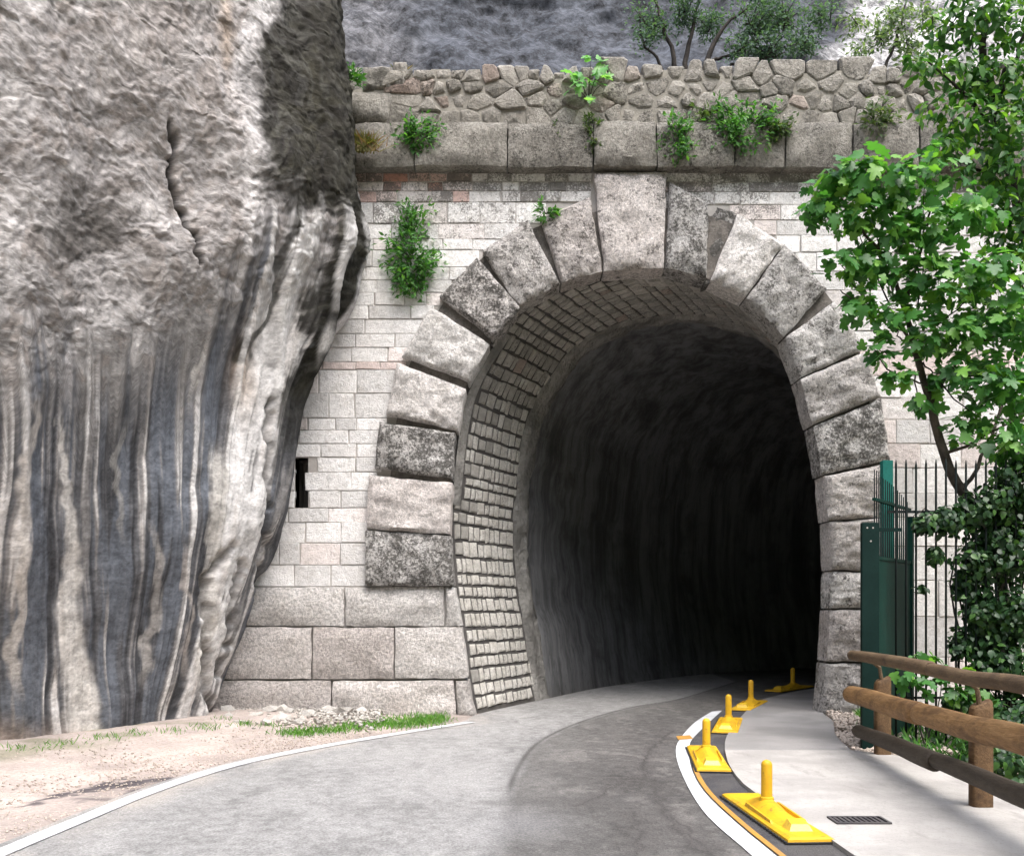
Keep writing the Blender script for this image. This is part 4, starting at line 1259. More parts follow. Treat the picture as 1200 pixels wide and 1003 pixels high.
for (z, dx, rf, rn_, mat, jt, y_end, zs) in ((1.06, -.06, .058, .067, 'log_top', (8.05, 5.2, 2.2), 10.62, .004), (.625, -.07, .096, .108, 'log', (8.3, 5.3, 2.2), 10.66, .019), (.225, -.05, .070, .090, 'log_low', (7.95, 5.0, 2.2), 10.45, .030)):
    yy = y_end
    for q, j in enumerate(jt):
        log(yy, j+0.03, z, rf, rn_, dx, M[mat], int(z*100)+q, zs, y_end)
        yy = j
for q, y in enumerate((10.06, 7.42, 4.8, 2.4)):
    x = gx(y) + 0.11
    mb = MB()
    pts = []
    n = 14
    V = []; Fs = []
    for z, k in ((0.0, 1), (.74, 1), (.79, .95), (.81, .8)):
        for i in range(n):
            an = 2*math.pi*i/n
            sg = lambda t_: math.copysign(abs(t_)**.45, t_)
            V.append((sg(math.cos(an))*.082*k, sg(math.sin(an))*.06*k, z + (.03*math.cos(an)+.01*q if z > .7 else 0)))
    for r_ in range(3):
        for i in range(n): Fs.append((r_*n+i, r_*n+(i+1) % n, (r_+1)*n+(i+1) % n, (r_+1)*n+i))
    Fs.append(tuple(3*n+i for i in range(n)))
    me = mesh_py("post", V, Fs); smooth_by_angle(me, 45)
    me = me
    po = link("post", me, M['log_post'], guard, (x-GO.x, y-GO.y, 0.0))
    mb = MB(); mb.tube([(x-GO.x-.01, y-GO.y, .80), (x-GO.x-.03, y-GO.y, .93), (x-GO.x-.12, y-GO.y, 1.0)], [.022, .02, .018], 8)
    mb.build("rail_bracket", M['log_top'], guard)

# ------------------------------------------------------------------ steel gate leaf, posts and fence
FY = 10.95
fence = thing("steel_fence", "tall dark vertical bar steel fence overgrown by creeper on the right", "fence", (5.5, FY, 0))
FO = Vector(fence.location)
nb = 26
for k in range(nb):
    x = 4.48 + k*0.1165
    top = 3.33 + rng.uniform(-.015, .015)
    mb = MB(); mb.tube([(0, 0, -0.25), (0, 0, top-.06), (0, 0, top)], [.0135, .0135, .004], 6)
    mb.build("bar", M['black_steel'], fence, True, (x-FO.x, 0, 0))
for z in (2.72, .55):
    MB().box(4.4-FO.x, 7.6-FO.x, .014, .03, z-.014, z+.014).build("cross_rail", M['black_steel'], fence)
MB().add([(5.15-FO.x, .03, .15), (5.18-FO.x, .03, .15), (5.76-FO.x, .03, 1.25), (5.73-FO.x, .03, 1.25), (5.15-FO.x, .05, .15), (5.18-FO.x, .05, .15), (5.76-FO.x, .05, 1.25), (5.73-FO.x, .05, 1.25)],
         [(0,1,2,3),(7,6,5,4),(0,4,5,1),(1,5,6,2),(2,6,7,3),(3,7,4,0)]).build("brace", M['black_steel'], fence)

gate = thing("steel_gate", "green steel gate with flat dark post, barred top and solid lower panel", "gate", (4.1, 10.6, 0))
GA = Vector(gate.location)
# flat front post with bolt holes
mb = MB(); mb.box(-.095, .095, -.03, .03, -.05, 2.56, .004); mb.build("post", M['post_green'], gate, loc=(-.06, 0, 0), label="dark green flat post with bolt holes at the front")
for (x, z) in ((-.10, 2.50), (-.035, 2.50), (-.06, 2.35)):
    mb = MB(); mb.tube([(x, -.034, z), (x, -.029, z)], .010, 8); mb.build("bolt", M['mortar_pale'], gate)
p0 = Vector((0.0, .05, 0)); p1 = Vector((.92, 1.25, 0))
dirg = (p1-p0).normalized(); lng = (p1-p0).length; ang = math.atan2(dirg.y, dirg.x)
def leaf_part(mb, name, mat, **kw):
    o = mb.build(name, mat, gate, **kw); o.location = p0; o.rotation_euler = (0, 0, ang); return o
leaf_part(MB().box(.02, lng, -.012, .012, .08, 2.15), "panel", M['sheet_green'])
leaf_part(MB().box(.02, lng, -.022, .022, 2.152, 2.19), "cross_rail", M['sheet_green'])
leaf_part(MB().box(.02, lng, -.02, .02, 2.82, 2.85), "cross_rail", M['sheet_green'])
leaf_part(MB().box(lng, lng+.07, -.035, .035, -.05, 2.75), "end_post", M['sheet_green'])
for k in range(17):
    q = .04 + k*(lng-.06)/17
    top = 3.12 - 0.22*(k/17)**2 + (0.05 if k < 3 else 0)
    mb = MB(); mb.tube([(q, 0, 2.19), (q, 0, top)], [.010, .006], 6); leaf_part(mb, "bar", M['black_steel' if k < 8 else 'sheet_green'])
mb = MB(); mb.box(-.06, .06, -.05, .05, -.05, 3.38, .006); mb.build("teal_post", M['teal'], gate, loc=(.44, .78, 0), label="lighter teal square post standing taller behind")
mb = MB(); mb.box(.04, .30, -.02, .0, 2.46, 2.50); mb.build("hinge", M['post_green'], gate)

# ------------------------------------------------------------------ plants: leaf shapes and builders
def fan(outline, ctr_, zc=lambda x, y: 0.0):
    V = [(ctr_[0], ctr_[1], zc(*ctr_))] + [(x, y, zc(x, y)) for x, y in outline]
    n = len(outline); return np.array(V, float), [(0, 1+i, 1+(i+1) % n) for i in range(n)]
def fig_leaf(droop, fold):
    half = [(.14, -.04), (.36, .02), (.47, .20), (.40, .34), (.27, .38), (.46, .56), (.42, .74), (.20, .64), (.16, .90)]
    out = [(0, .03)] + half + [(0, 1.0)] + [(-x, y) for x, y in reversed(half)]
    return fan(out, (0, .36), lambda x, y: -droop*y*y + fold*abs(x) - .25*x*x)
def oval_leaf(droop, fold, w_=.26):
    half = [(w_*.7, .12), (w_, .38), (w_*.7, .70)]
    out = [(0, 0)] + half + [(0, 1.0)] + [(-x, y) for x, y in reversed(half)]
    return fan(out, (0, .42), lambda x, y: -droop*y*y + fold*abs(x))
def small_leaf():
    return np.array([(0, 0, 0), (.22, .45, .05), (0, 1, -.12), (-.22, .45, .05)], float), [(0, 1, 2), (0, 2, 3)]
def blade():
    return np.array([(-.035, 0, 0), (.035, 0, 0), (.02, .6, -.08), (0, 1, -.3)], float), [(0, 1, 2), (0, 2, 3)]
FIGS = [fig_leaf(d, f) for d, f in ((.25, .12), (.45, .2), (.1, .25))]
OVALS = [oval_leaf(d, f) for d, f in ((.25, .2), (.45, .3), (.1, .15))]
IVYS = [oval_leaf(d, f, .36) for d, f in ((.25, .2), (.4, .1))]


def frames(pos_, nrm_, tip, size):
    """stack of 3x3 matrices (columns x,y,z) scaled"""
    z = nrm_/np.linalg.norm(nrm_, axis=1)[:, None]
    y = tip - z*np.sum(tip*z, axis=1)[:, None]; y /= (np.linalg.norm(y, axis=1)[:, None]+1e-9)
    x = np.cross(y, z)
    return np.stack([x, y, z], -1)*size[:, None, None]


def merged(name, variants, pos_, fr, which, tints, mat, parent, **props):
    Vs, Fl, sz, ta = [], [], [], []
    b = 0
    for k, (bv, bf) in enumerate(variants):
        idx = np.where(which == k)[0]
        if len(idx) == 0: continue
        v = np.einsum('nij,vj->nvi', fr[idx], bv) + pos_[idx][:, None, :]
        f = np.array(bf)[None] + (np.arange(len(idx))*len(bv))[:, None, None] + b
        Vs.append(v.reshape(-1, 3)); Fl.append(f.reshape(-1)); sz.append(np.full(len(idx)*len(bf), 3)); ta.append(np.repeat(tints[idx], len(bf)))
        b += len(idx)*len(bv)
    me = mesh_np(name, np.concatenate(Vs), np.concatenate(Fl), np.concatenate(sz), True, fattr=np.concatenate(ta))
    return link(name, me, mat, parent, **props)


def ellipsoid_pts(c_, r_, n, shell=0.55):
    d = nr.normal(size=(n, 3)); d /= np.linalg.norm(d, axis=1)[:, None]
    rad = (shell + (1-shell)*nr.random(n))**1.0 * nr.random(n)**0.25
    return np.array(c_) + d*rad[:, None]*np.array(r_), d


def foliage_tree(root, clumps, variants, mat_leaf, mat_crown, size, n_obj, up=0.5, out=0.6, droop=0.5, tint_fn=None):
    O = np.array(root.location)
    P_, N_, S_ = [], [], []
    for (c_, r_, n) in clumps:
        p, d = ellipsoid_pts(c_, r_, n)
        nn = np.array((0, 0, up)) + d*out + nr.normal(size=(n, 3))*0.45 + np.array((0, -0.25, 0))
        P_.append(p); N_.append(nn); S_.append(nr.uniform(size[0], size[1], n))
    P_ = np.concatenate(P_); N_ = np.concatenate(N_); S_ = np.concatenate(S_)
    tip = nr.normal(size=P_.shape)*0.6 + np.array((0, -.2, -droop))
    fr = frames(P_, N_, tip, S_)
    which = nr.integers(0, len(variants), len(P_))
    tint = nr.random(len(P_))
    order = np.argsort(P_[:, 1] - S_*4)
    obj_i = order[:n_obj]; rest = order[n_obj:]
    meshes = []
    for bv, bf in variants:
        me = mesh_py("leaf", bv, bf, True); me.materials.append(mat_leaf); meshes.append(me)
    for i in obj_i:
        o = link("leaf", meshes[which[i]], None, root)
        m3 = fr[i]
        o.matrix_local = Matrix(((m3[0, 0], m3[0, 1], m3[0, 2], P_[i, 0]-O[0]), (m3[1, 0], m3[1, 1], m3[1, 2], P_[i, 1]-O[1]), (m3[2, 0], m3[2, 1], m3[2, 2], P_[i, 2]-O[2]), (0, 0, 0, 1)))
    if len(rest):
        merged("crown", variants, P_[rest]-O, fr[rest], which[rest], tint[rest], mat_crown, root, kind="stuff")
    return P_


def curve3(pts, n=14, wob=0.02, seed=0):
    c = catmull([tuple(p) for p in pts], 8)
    k = np.linspace(0, len(c)-1, n)
    c = np.stack([np.interp(k, np.arange(len(c)), c[:, i]) for i in range(3)], 1)
    c[1:-1] += wob*np.random.default_rng(seed).normal(size=c[1:-1].shape)
    return c


# fig tree leaning in from the right, in front of the portal wall
fig = thing("fig_tree", "fig tree with big lobed pale green leaves leaning over the steel fence", "tree", (6.2, 11.7, 0))
FG = np.array(fig.location)
trunk = [P(1185, 835, 11.7), P(1178, 720, 11.6), P(1160, 625, 11.5), P(1128, 575, 11.4), P(1104, 530, 11.35), P(1092, 480, 11.35), P(1078, 430, 11.3), P(1066, 385, 11.25), P(1052, 335, 11.2), P(1038, 290, 11.1)]
mb = MB()
c = curve3(trunk, 26, .008, 1) - FG
mb.tube(c, np.linspace(.085, .018, 26), 9)
limbs = [([P(1092, 480, 11.35), P(1110, 440, 11.3), P(1150, 400, 11.2), P(1195, 385, 11.1)], .03), ([P(1072, 400, 11.25), P(1040, 370, 11.1), P(1005, 355, 10.9), P(985, 340, 10.8)], .022),
         ([P(1060, 360, 11.2), P(1075, 310, 11.1), P(1090, 250, 11.0), P(1100, 210, 10.9)], .024), ([P(1045, 310, 11.1), P(1010, 270, 10.9), P(985, 230, 10.8), P(970, 200, 10.7)], .02),
         ([P(1104, 530, 11.35), P(1140, 520, 11.2), P(1175, 500, 11.0), P(1230, 490, 10.9)], .025), ([P(1084, 450, 11.3), P(1055, 440, 11.2), P(1035, 425, 11.1), P(1025, 410, 11.0)], .012),
         ([P(1128, 575, 11.4), P(1150, 540, 11.6), P(1180, 460, 11.7), P(1200, 420, 11.8)], .03), ([P(1038, 290, 11.1), P(1030, 240, 11.0), P(1035, 200, 10.9)], .014)]
for q, (pts, r0) in enumerate(limbs):
    c = curve3(pts, 12, .012, q+5) - FG
    mb.tube(c, np.linspace(r0, .006, 12), 6)
o = mb.build("trunk", M['bark'], fig, True)
FIGCL = [((975,215,10.7),34,26),((1010,205,10.7),40,34),((1045,215,10.8),42,38),((1085,205,10.9),45,40),((960,245,10.7),28,22),((1000,250,10.8),42,34),((1045,260,10.9),46,40),((1090,265,10.9),46,42),
         ((1130,250,11.0),45,40),((985,310,10.8),26,16),((1020,310,10.9),40,34),((1065,320,11.0),46,40),((1110,330,11.0),48,44),((1155,320,11.0),50,44),((1005,360,10.85),28,18),((1045,370,11.0),34,26),
         ((1095,390,11.1),42,34),((1145,390,11.1),50,46),((1190,370,11.0),50,44),((1030,410,11.0),22,10),((1050,440,11.1),22,11),((1110,440,11.15),40,26),((1160,450,11.1),46,40),((1195,450,11.0),44,36),
         ((1130,500,11.2),34,18),((1170,510,11.1),40,30),((1200,520,11.0),40,30),((1080,470,11.2),22,8)]
cl = []
for (x, y, Z), r, n in FIGCL:
    rm = r*Z/F
    cl.append((tuple(P(x, y, Z)), (rm, rm*.95, rm*.8), int(n*2.1)))
foliage_tree(fig, cl, FIGS, M['fig_leaf'], M['fig_crown'], (.09, .195), 298, up=.75, out=.45, droop=.45)
# slender shoots inside the crown
mb = MB()
for q, ((x, y, Z), r, n) in enumerate(FIGCL):
    if q % 2 == 0: continue
    e_ = np.array(P(x, y, Z)); s0 = np.array(P(1066+(x-1066)*.35, 385+(y-385)*.35+20, 11.2))
    mid = (e_+s0)/2 + np.array((0, 0, -.06))
    mb.tube(curve3([s0, mid, e_], 8, .01, q)-FG, np.linspace(.011, .004, 8), 5)
mb.build("shoots", M['bark_dark'], fig, True)

# dense tree filling the upper right corner
dense = thing("broadleaf_tree", "dense tree with small drooping leaves filling the upper right corner above the fig", "tree", (8.0, 12.3, 0))
DO = np.array(dense.location)
mb = MB()
c = curve3([P(1330, 850, 12.3), P(1300, 600, 12.2), P(1255, 400, 12.0), P(1200, 250, 11.9), P(1165, 120, 11.8), P(1150, 10, 11.8)], 24, .02, 3) - DO
mb.tube(c, np.linspace(.16, .03, 24), 9)
for q, pts in enumerate(([(1200,250,11.9),(1170,210,11.7),(1120,190,11.5)], [(1180,170,11.8),(1130,110,11.6),(1085,70,11.5)], [(1255,400,12.0),(1200,340,11.8),(1160,290,11.7)], [(1165,120,11.8),(1190,60,11.7),(1220,10,11.6)])):
    mb.tube(curve3([P(*p) for p in pts], 10, .02, q)-DO, np.linspace(.04, .008, 10), 6)
mb.build("trunk", M['bark_dark'], dense, True)
DCL = [((1110,35,11.7),38,60),((1150,20,11.6),46,110),((1195,30,11.5),50,120),((1085,75,11.6),26,36),((1125,85,11.6),44,110),((1170,90,11.5),50,140),((1215,100,11.4),50,100),((1095,130,11.6),26,36),((1135,140,11.5),44,110),((1180,150,11.4),50,140),
       ((1105,175,11.5),30,50),((1150,195,11.5),44,110),((1195,205,11.4),50,130),((1170,250,11.5),44,100),((1205,265,11.4),46,100),((1185,300,11.6),40,80),((1215,330,11.5),40,80),((1210,-30,11.5),60,100),((1140,-30,11.6),50,80),((1205,400,11.7),40,90),((1170,370,11.9),40,90),((1150,430,12.0),36,60),((1200,470,11.9),44,120),((1190,540,11.9),40,100),((1225,440,11.7),40,90),((1145,330,12.0),34,60),((1230,540,11.8),40,90)]
cl = []
for (x, y, Z), r, n in DCL:
    rm = r*Z/F; cl.append((tuple(P(x, y, Z)), (rm, rm*.9, rm*.85), int(n*1.5)))
foliage_tree(dense, cl, OVALS, M['dense_leaf'], M['dense_crown'], (.09, .165), 298, up=.6, out=.5, droop=.8)

# creeper smothering the right half of the fence
ivy = thing("creeper", "dark leafy creeper smothering the right side of the steel fence behind the log rails", "climbing plant", (6.4, 11.2, 0))
IO = np.array(ivy.location)
mb = MB()
for q in range(7):
    x = 1120 + q*14
    mb.tube(curve3([P(x, 900, 11.3), P(x+8, 780, 11.15), P(x-6, 690, 11.1), P(x+14, 600, 11.15)], 10, .03, q+30)-IO, np.linspace(.02, .006, 10), 5)
mb.tube(curve3([P(1130, 610, 11.1), P(1100, 600, 11.0), P(1080, 598, 10.95), P(1070, 606, 10.95)], 8, .01, 77)-IO, np.linspace(.012, .004, 8), 5)
mb.build("stem", M['bark_dark'], ivy, True)
ICL = [((1085,612,10.9),17,60),((1110,610,10.9),22,90),((1140,600,11.0),30,130),((1170,590,11.0),36,160),((1200,560,11.0),40,150),((1095,650,10.9),13,34),((1140,660,11.0),28,140),((1180,650,11.0),44,240),((1150,720,11.0),26,140),
       ((1190,720,10.9),40,260),((1125,760,11.0),15,40),((1165,780,10.9),32,190),((1200,790,10.8),40,240),((1140,830,10.8),28,130),((1180,850,10.7),36,220),((1205,880,10.6),38,220),((1175,900,10.5),26,130),((1115,820,10.9),13,24),((1080,690,10.95),7,10),((1140,690,11.1),30,150),((1165,640,11.15),38,220),((1130,750,11.1),22,90),((1160,750,11.1),40,240),((1150,830,11.0),34,200),((1190,600,11.2),40,220),((1095,880,10.7),20,30),((1125,890,10.5),22,60),((1150,910,10.2),26,90),((1190,930,9.8),30,110),((1060,870,10.8),14,16),((1240,700,11.0),60,200),((1240,850,10.7),60,200),((1245,560,11.0),60,160)]
cl = []
for (x, y, Z), r, n in ICL:
    rm = r*Z/F; cl.append((tuple(P(x, y, Z)), (rm, rm*.8, rm), int(n*2.6)))
cl += [((4.85, 9.2, .1), (.4, .8, .28), 600), ((4.75, 7.6, .1), (.4, .9, .28), 700), ((5.6, 8.6, .3), (.6, 1.2, .5), 900), ((5.4, 9.9, .3), (.9, .4, .4), 900)]
foliage_tree(ivy, cl, IVYS, M['ivy_leaf'], M['ivy_crown'], (.05, .105), 298, up=.35, out=.7, droop=.9)

# young lobed saplings at the foot of the fence
for (pts, cnt, nm, lab) in (([(1085,770,10.7),(1062,790,10.65),(1105,790,10.6),(1085,800,10.6)], 15, "sapling", "bright green sapling with lobed leaves at the fence foot just right of the gate panel"),
                            ([(1135,790,10.5),(1150,815,10.45),(1120,812,10.5),(1145,850,10.4)], 16, "sapling", "darker lobed sapling behind the upper log rail at the fence foot")):
    base = P(pts[0][0], 890, pts[0][2]); t_ = thing(nm, lab, "plant", (base.x, base.y, -0.05))
    mb = MB()
    for q, p in enumerate(pts):
        mb.tube(curve3([(base.x, base.y, -.05), tuple((Vector(P(*p))+base)/2+Vector((.03, 0, .02))), tuple(P(*p))], 8, .01, q)-np.array(t_.location), np.linspace(.01, .004, 8), 5)
    mb.build("stem", M['bark_dark'], t_, True)
    cl = [(tuple(P(*p)), (.16, .15, .13), cnt) for p in pts]
    foliage_tree(t_, cl, FIGS, M['fig_leaf'] if 'bright' in lab else M['dense_leaf'], M['fig_crown'], (.09, .17), 80, up=.8, out=.4, droop=.4)


# ---- tufts and bushes growing on the wall
def tuft(name, lab, cat, px0, py0, rx, ry, n, mat, Y=WALL-0.2, lsize=(.06, .12), kind='bush', group="plants rooted in the stone wall"):
    c_ = P(px0, py0, Y); rxm, rym = 1.25*rx*Y/F, 1.15*ry*Y/F
    root = thing(name, lab, cat, (c_.x, c_.y+.1, c_.z - rym*.5), group=group)
    O = np.array(root.location)
    if kind == 'grass':
        az = nr.uniform(0, 2*np.pi, n); el = nr.uniform(.5, 1.5, n)
        tip = np.stack([np.cos(az)*np.cos(el), -np.abs(np.sin(az))*np.cos(el), np.sin(el)], 1)
        pos_ = np.stack([nr.normal(0, rxm*.4, n), -nr.random(n)*.08, nr.uniform(-.05, .05, n)], 1)
        fr = frames(pos_, np.stack([-tip[:, 1]*0+nr.normal(size=n)*.3, -np.ones(n), tip[:, 2]*0], 1), tip, nr.uniform(.7, 1.5, n)*rym*1.3)
        fr[:, :, 0] *= .8
        merged("foliage", [blade()], pos_, fr, np.zeros(n, int), nr.random(n), mat, root)
    else:
        ns = max(10, n//22)
        mb = MB(); P_, T_ = [], []
        for s in range(ns):
            d = nr.normal(size=3); d[1] = -abs(d[1])*.6 - .12; d /= np.linalg.norm(d)
            end = np.array((d[0]*rxm, d[1]*min(rxm, rym)*.9, d[2]*rym + rym*.45))*nr.uniform(.7, 1.25)
            st = np.array((0, 0, rym*.35)) if ry < rx*1.3 else np.array((0, 0, end[2]*.55))
            mid = (st+end)/2 + np.array((0, -.02, .03))
            mb.tube([st, mid, end], [.005, .004, .002], 4)
            for q in range(n//ns):
                tq = nr.uniform(.35, 1.05)
                P_.append(st+(end-st)*tq + nr.normal(size=3)*.18*min(rxm, rym)); T_.append(d + nr.normal(size=3)*.6 + np.array((0, 0, .3)))
        P_ = np.array(P_); T_ = np.array(T_)
        N_ = nr.normal(size=P_.shape)*.6 + np.array((0, -.5, .6))
        fr = frames(P_, N_, T_, nr.uniform(*lsize, len(P_)))
        mb.build("stem", M['bark_dark'], root)
        merged("foliage", [small_leaf()], P_, fr, np.zeros(len(P_), int), nr.random(len(P_)), mat, root)
    return root

B = M['bush']; DL = M['bush_dull']
tuft("shrub", "tall bright green shrub hanging on the pale facade left of the arch", "shrub", 482, 293, 24, 44, 1500, B, WALL-.06)
tuft("shrub", "round green shrub on the cornice nearest the cliff, beside the dry grass tuft", "shrub", 491, 157, 22, 17, 600, B, WALL-.28)
tuft("grass_tuft", "yellowish dry grass tuft at the left end of the cornice against the cliff", "grass tuft", 426, 166, 14, 13, 260, M['dry'], WALL-.55, kind='grass')
tuft("grass_tuft", "dark green tuft on the cliff edge above the dry grass", "grass tuft", 408, 91, 12, 13, 200, B, WALL-.55)
tuft("grass_tuft", "sparse yellowish grass high on the mossy nose of the cliff", "grass tuft", 355, 74, 10, 16, 70, M['dry'], 13.2, kind='grass')
tuft("shrub", "small dark sprig in the cornice joint below the pale seedling", "shrub", 696, 153, 11, 15, 170, DL, WALL-.28)
tuft("shrub", "tiny sprig on top of the cornice left of the pale seedling", "shrub", 653, 154, 6, 8, 60, DL, WALL-.28)
tuft("shrub", "medium green shrub on the cornice right of the keystone, spilling down its face", "shrub", 794, 162, 17, 20, 520, B, WALL-.3)
tuft("shrub", "thin dull sprig on the rubble above the medium cornice shrub", "shrub", 821, 137, 13, 13, 120, DL, WALL-.2)
tuft("shrub", "widest green shrub on the cornice, above the right shoulder of the arch", "shrub", 872, 147, 30, 24, 950, B, WALL-.28)
tuft("shrub", "paler olive shrub touching the right side of the widest cornice shrub", "shrub", 909, 143, 14, 18, 320, DL, WALL-.28)
tuft("shrub", "dull olive shrub on the cornice nearest the leafy trees", "shrub", 1027, 138, 18, 19, 380, DL, WALL-.28)
tuft("shrub", "small green tuft between two arch stones left of the keystone", "shrub", 640, 246, 10, 10, 150, B, WALL-.22)
tuft("grass_tuft", "faint grass tuft on top of the parapet near the cliff", "grass tuft", 470, 80, 9, 8, 60, M['dry'], WALL-.05, kind='grass')
sd0 = thing("seedling", "pale green fig seedling with lobed leaves sprouting on the parapet", "plant", tuple(P(690, 118, WALL-.15)), group="plants rooted in the stone wall")
mb = MB(); O = np.array(sd0.location)
spts = [(692,72),(676,88),(700,85),(668,96),(690,96),(704,100),(684,108)]
for p in spts: mb.tube([(0, .03, 0), tuple((np.array(P(p[0], p[1], WALL-.3))-O)*.55+np.array((0, 0, .03))), tuple(np.array(P(p[0], p[1], WALL-.3))-O)], [.008, .006, .003], 5)
mb.build("stem", M['bark'], sd0)
PP = np.repeat(np.array([tuple(P(p[0], p[1], WALL-.32)) for p in spts]), 5, 0); PP += nr.normal(size=PP.shape)*.07
me_l = mesh_py("leaf", *FIGS[0], True); me_l.materials.append(M['fig_leaf'])
NN = nr.normal(size=PP.shape)*.4+np.array((0, -.5, .7)); TT = nr.normal(size=PP.shape)*.6+np.array((0, -.3, -.2))
merged("leaves", FIGS, PP-O, frames(PP, NN, TT, nr.uniform(.10, .19, len(PP))), nr.integers(0, 3, len(PP)), nr.random(len(PP)), M['seedling'], sd0)


# ---- trees above the parapet
def wispy(name, lab, base, stems, clumps, mat, lsize, cat="tree"):
    b = Vector(base); t_ = thing(name, lab, cat, tuple(b), group="trees on the slope above the tunnel"); O = np.array(b)
    mb = MB()
    for q, (pts, r0) in enumerate(stems):
        mb.tube(curve3([P(*p) for p in pts], 12, .02, q+len(lab))-O, np.linspace(r0, r0*.25, 12), 6)
    mb.build("trunk", M['bark_dark'], t_, True)
    Ps = []; Dd = []
    tw = MB()
    for (x, y, Z, rx, ry, n) in clumps:
        ctr_ = np.array(P(x, y, Z)); rr3 = np.array((rx*Z/F, rx*Z/F*.7, ry*Z/F))
        ns = max(3, n//40)
        for s in range(ns):
            d = nr.normal(size=3); d /= np.linalg.norm(d); e_ = ctr_ + d*rr3*nr.uniform(.4, 1)
            s0 = ctr_ + np.array((0, 0, -rr3[2]*.6)) + nr.normal(size=3)*.05
            tw.tube([s0-O, (s0+e_)/2-O+np.array((0, 0, .05)), e_-O], [.012, .008, .004], 4)
            k = int(n*1.9)//ns
            tq = nr.uniform(.25, 1.1, k)
            Ps.append(s0+(e_-s0)*tq[:, None] + nr.normal(size=(k, 3))*.09); Dd.append(np.repeat(d[None], k, 0))
    Ps = np.concatenate(Ps); Dd = np.concatenate(Dd)
    fr = frames(Ps, nr.normal(size=Ps.shape)*.6+np.array((0, -.3, .6)), Dd+nr.normal(size=Ps.shape)*.6, nr.uniform(*lsize, len(Ps)))
    tw.build("twigs", M['bark_dark'], t_, kind="stuff")
    merged("crown", [small_leaf()], Ps-O, fr, np.zeros(len(Ps), int), nr.random(len(Ps)), mat, t_)
    return t_
wispy("bushy_tree", "dark multi stemmed bushy tree above the parapet over the keystone", P(800, 85, 15.6),
      [([(795,90,15.6),(788,60,15.6),(776,25,15.6),(765,-10,15.6)], .05), ([(802,90,15.6),(806,55,15.6),(815,20,15.6),(820,-15,15.6)], .05), ([(780,90,15.6),(770,70,15.6),(752,45,15.6),(748,10,15.6)], .035)],
      [(765,20,15.6,30,26,380),(800,5,15.6,34,28,420),(755,45,15.6,18,16,120),(835,15,15.6,30,26,320),(815,-30,15.6,50,30,300)], M['far_leaf'], (.045, .09))
wispy("bushy_tree", "leaning bushy tree with a spreading low crown, right of the multi stemmed tree", P(826, 85, 15.4),
      [([(826,88,15.4),(834,60,15.4),(850,30,15.4),(880,8,15.4)], .055), ([(834,72,15.4),(865,60,15.3),(900,45,15.3)], .03), ([(850,85,15.4),(880,70,15.3),(920,62,15.3)], .03)],
      [(880,20,15.4,36,26,480),(920,15,15.3,40,26,520),(900,52,15.3,44,18,560),(945,45,15.3,30,22,340),(965,10,15.3,24,24,220),(870,58,15.3,26,16,240),(900,-25,15.4,60,26,350)], M['far_leaf'], (.045, .09))
wispy("sapling_tree", "thin pale leaved young tree on the bright rock near the upper right", P(1038, 88, 15.2),
      [([(1036,88,15.2),(1046,55,15.2),(1056,25,15.2),(1062,-10,15.2)], .03)],
      [(1030,40,15.2,24,20,130),(1062,45,15.2,24,20,150),(1045,10,15.2,26,20,140),(1000,20,15.2,18,18,70),(1078,80,15.1,20,18,160),(1010,62,15.2,14,12,60),(1088,20,15.1,20,22,120)], M['pale_leaf'], (.06, .12))

# ------------------------------------------------------------------ grass, gravel and loose rock at the foot of the cliff
def grass_patch(pts, n, hmin, hmax, mat, z0=0.0):
    P_ = []
    while len(P_) < n:
        (x, y, sx_, sy_) = pts[nr.integers(0, len(pts))]
        g_ = G(x+nr.normal()*sx_, y+nr.normal()*sy_)
        P_.append((g_[0], g_[1], z0 + nr.uniform(-.01, .0)))
    P_ = np.array(P_)
    tip = np.stack([nr.normal(size=n)*.5, nr.normal(size=n)*.5, np.ones(n)], 1)
    fr = frames(P_, np.stack([nr.normal(size=n), nr.normal(size=n)-.4, np.zeros(n)+.2], 1), tip, nr.uniform(hmin, hmax, n))
    fr[:, :, 0] *= 1.8
    merged("grass", [blade()], P_, fr, np.zeros(n, int), nr.random(n), mat, None, kind="stuff")
grass_patch([(350,860,14,2.0),(385,857,14,2.2),(420,853,14,2.6),(455,849,14,3.2),(485,845,14,3.6),(512,842,9,2.6),(470,850,18,2.5),(500,846,12,2.5)], 3000, .02, .10, M['grass'], .01)
grass_patch([(30,885,14,2.5),(75,880,16,2),(120,873,14,2),(165,866,12,2),(200,864,12,2),(240,860,10,2),(262,850,8,2),(285,856,8,1.5),(320,858,10,1.5)], 520, .02, .09, M['grass'], .08)
grass_patch([(1015,836,3,2),(1010,842,3,2)], 160, .08, .2, M['grass'], 0.0)
gp = []
P_ = np.stack([nr.uniform(4.3, 7.2, 1100), nr.uniform(9.6, 12.2, 1100), np.full(1100, -.06)], 1)
tip = np.stack([nr.normal(size=1100)*.4, nr.normal(size=1100)*.4, np.ones(1100)], 1)
merged("grass", [blade()], P_, frames(P_, np.stack([nr.normal(size=1100), nr.normal(size=1100)-.4, np.zeros(1100)+.2], 1), tip, nr.uniform(.12, .34, 1100)), np.zeros(1100, int), nr.random(1100), M['bush'], None, kind="stuff")


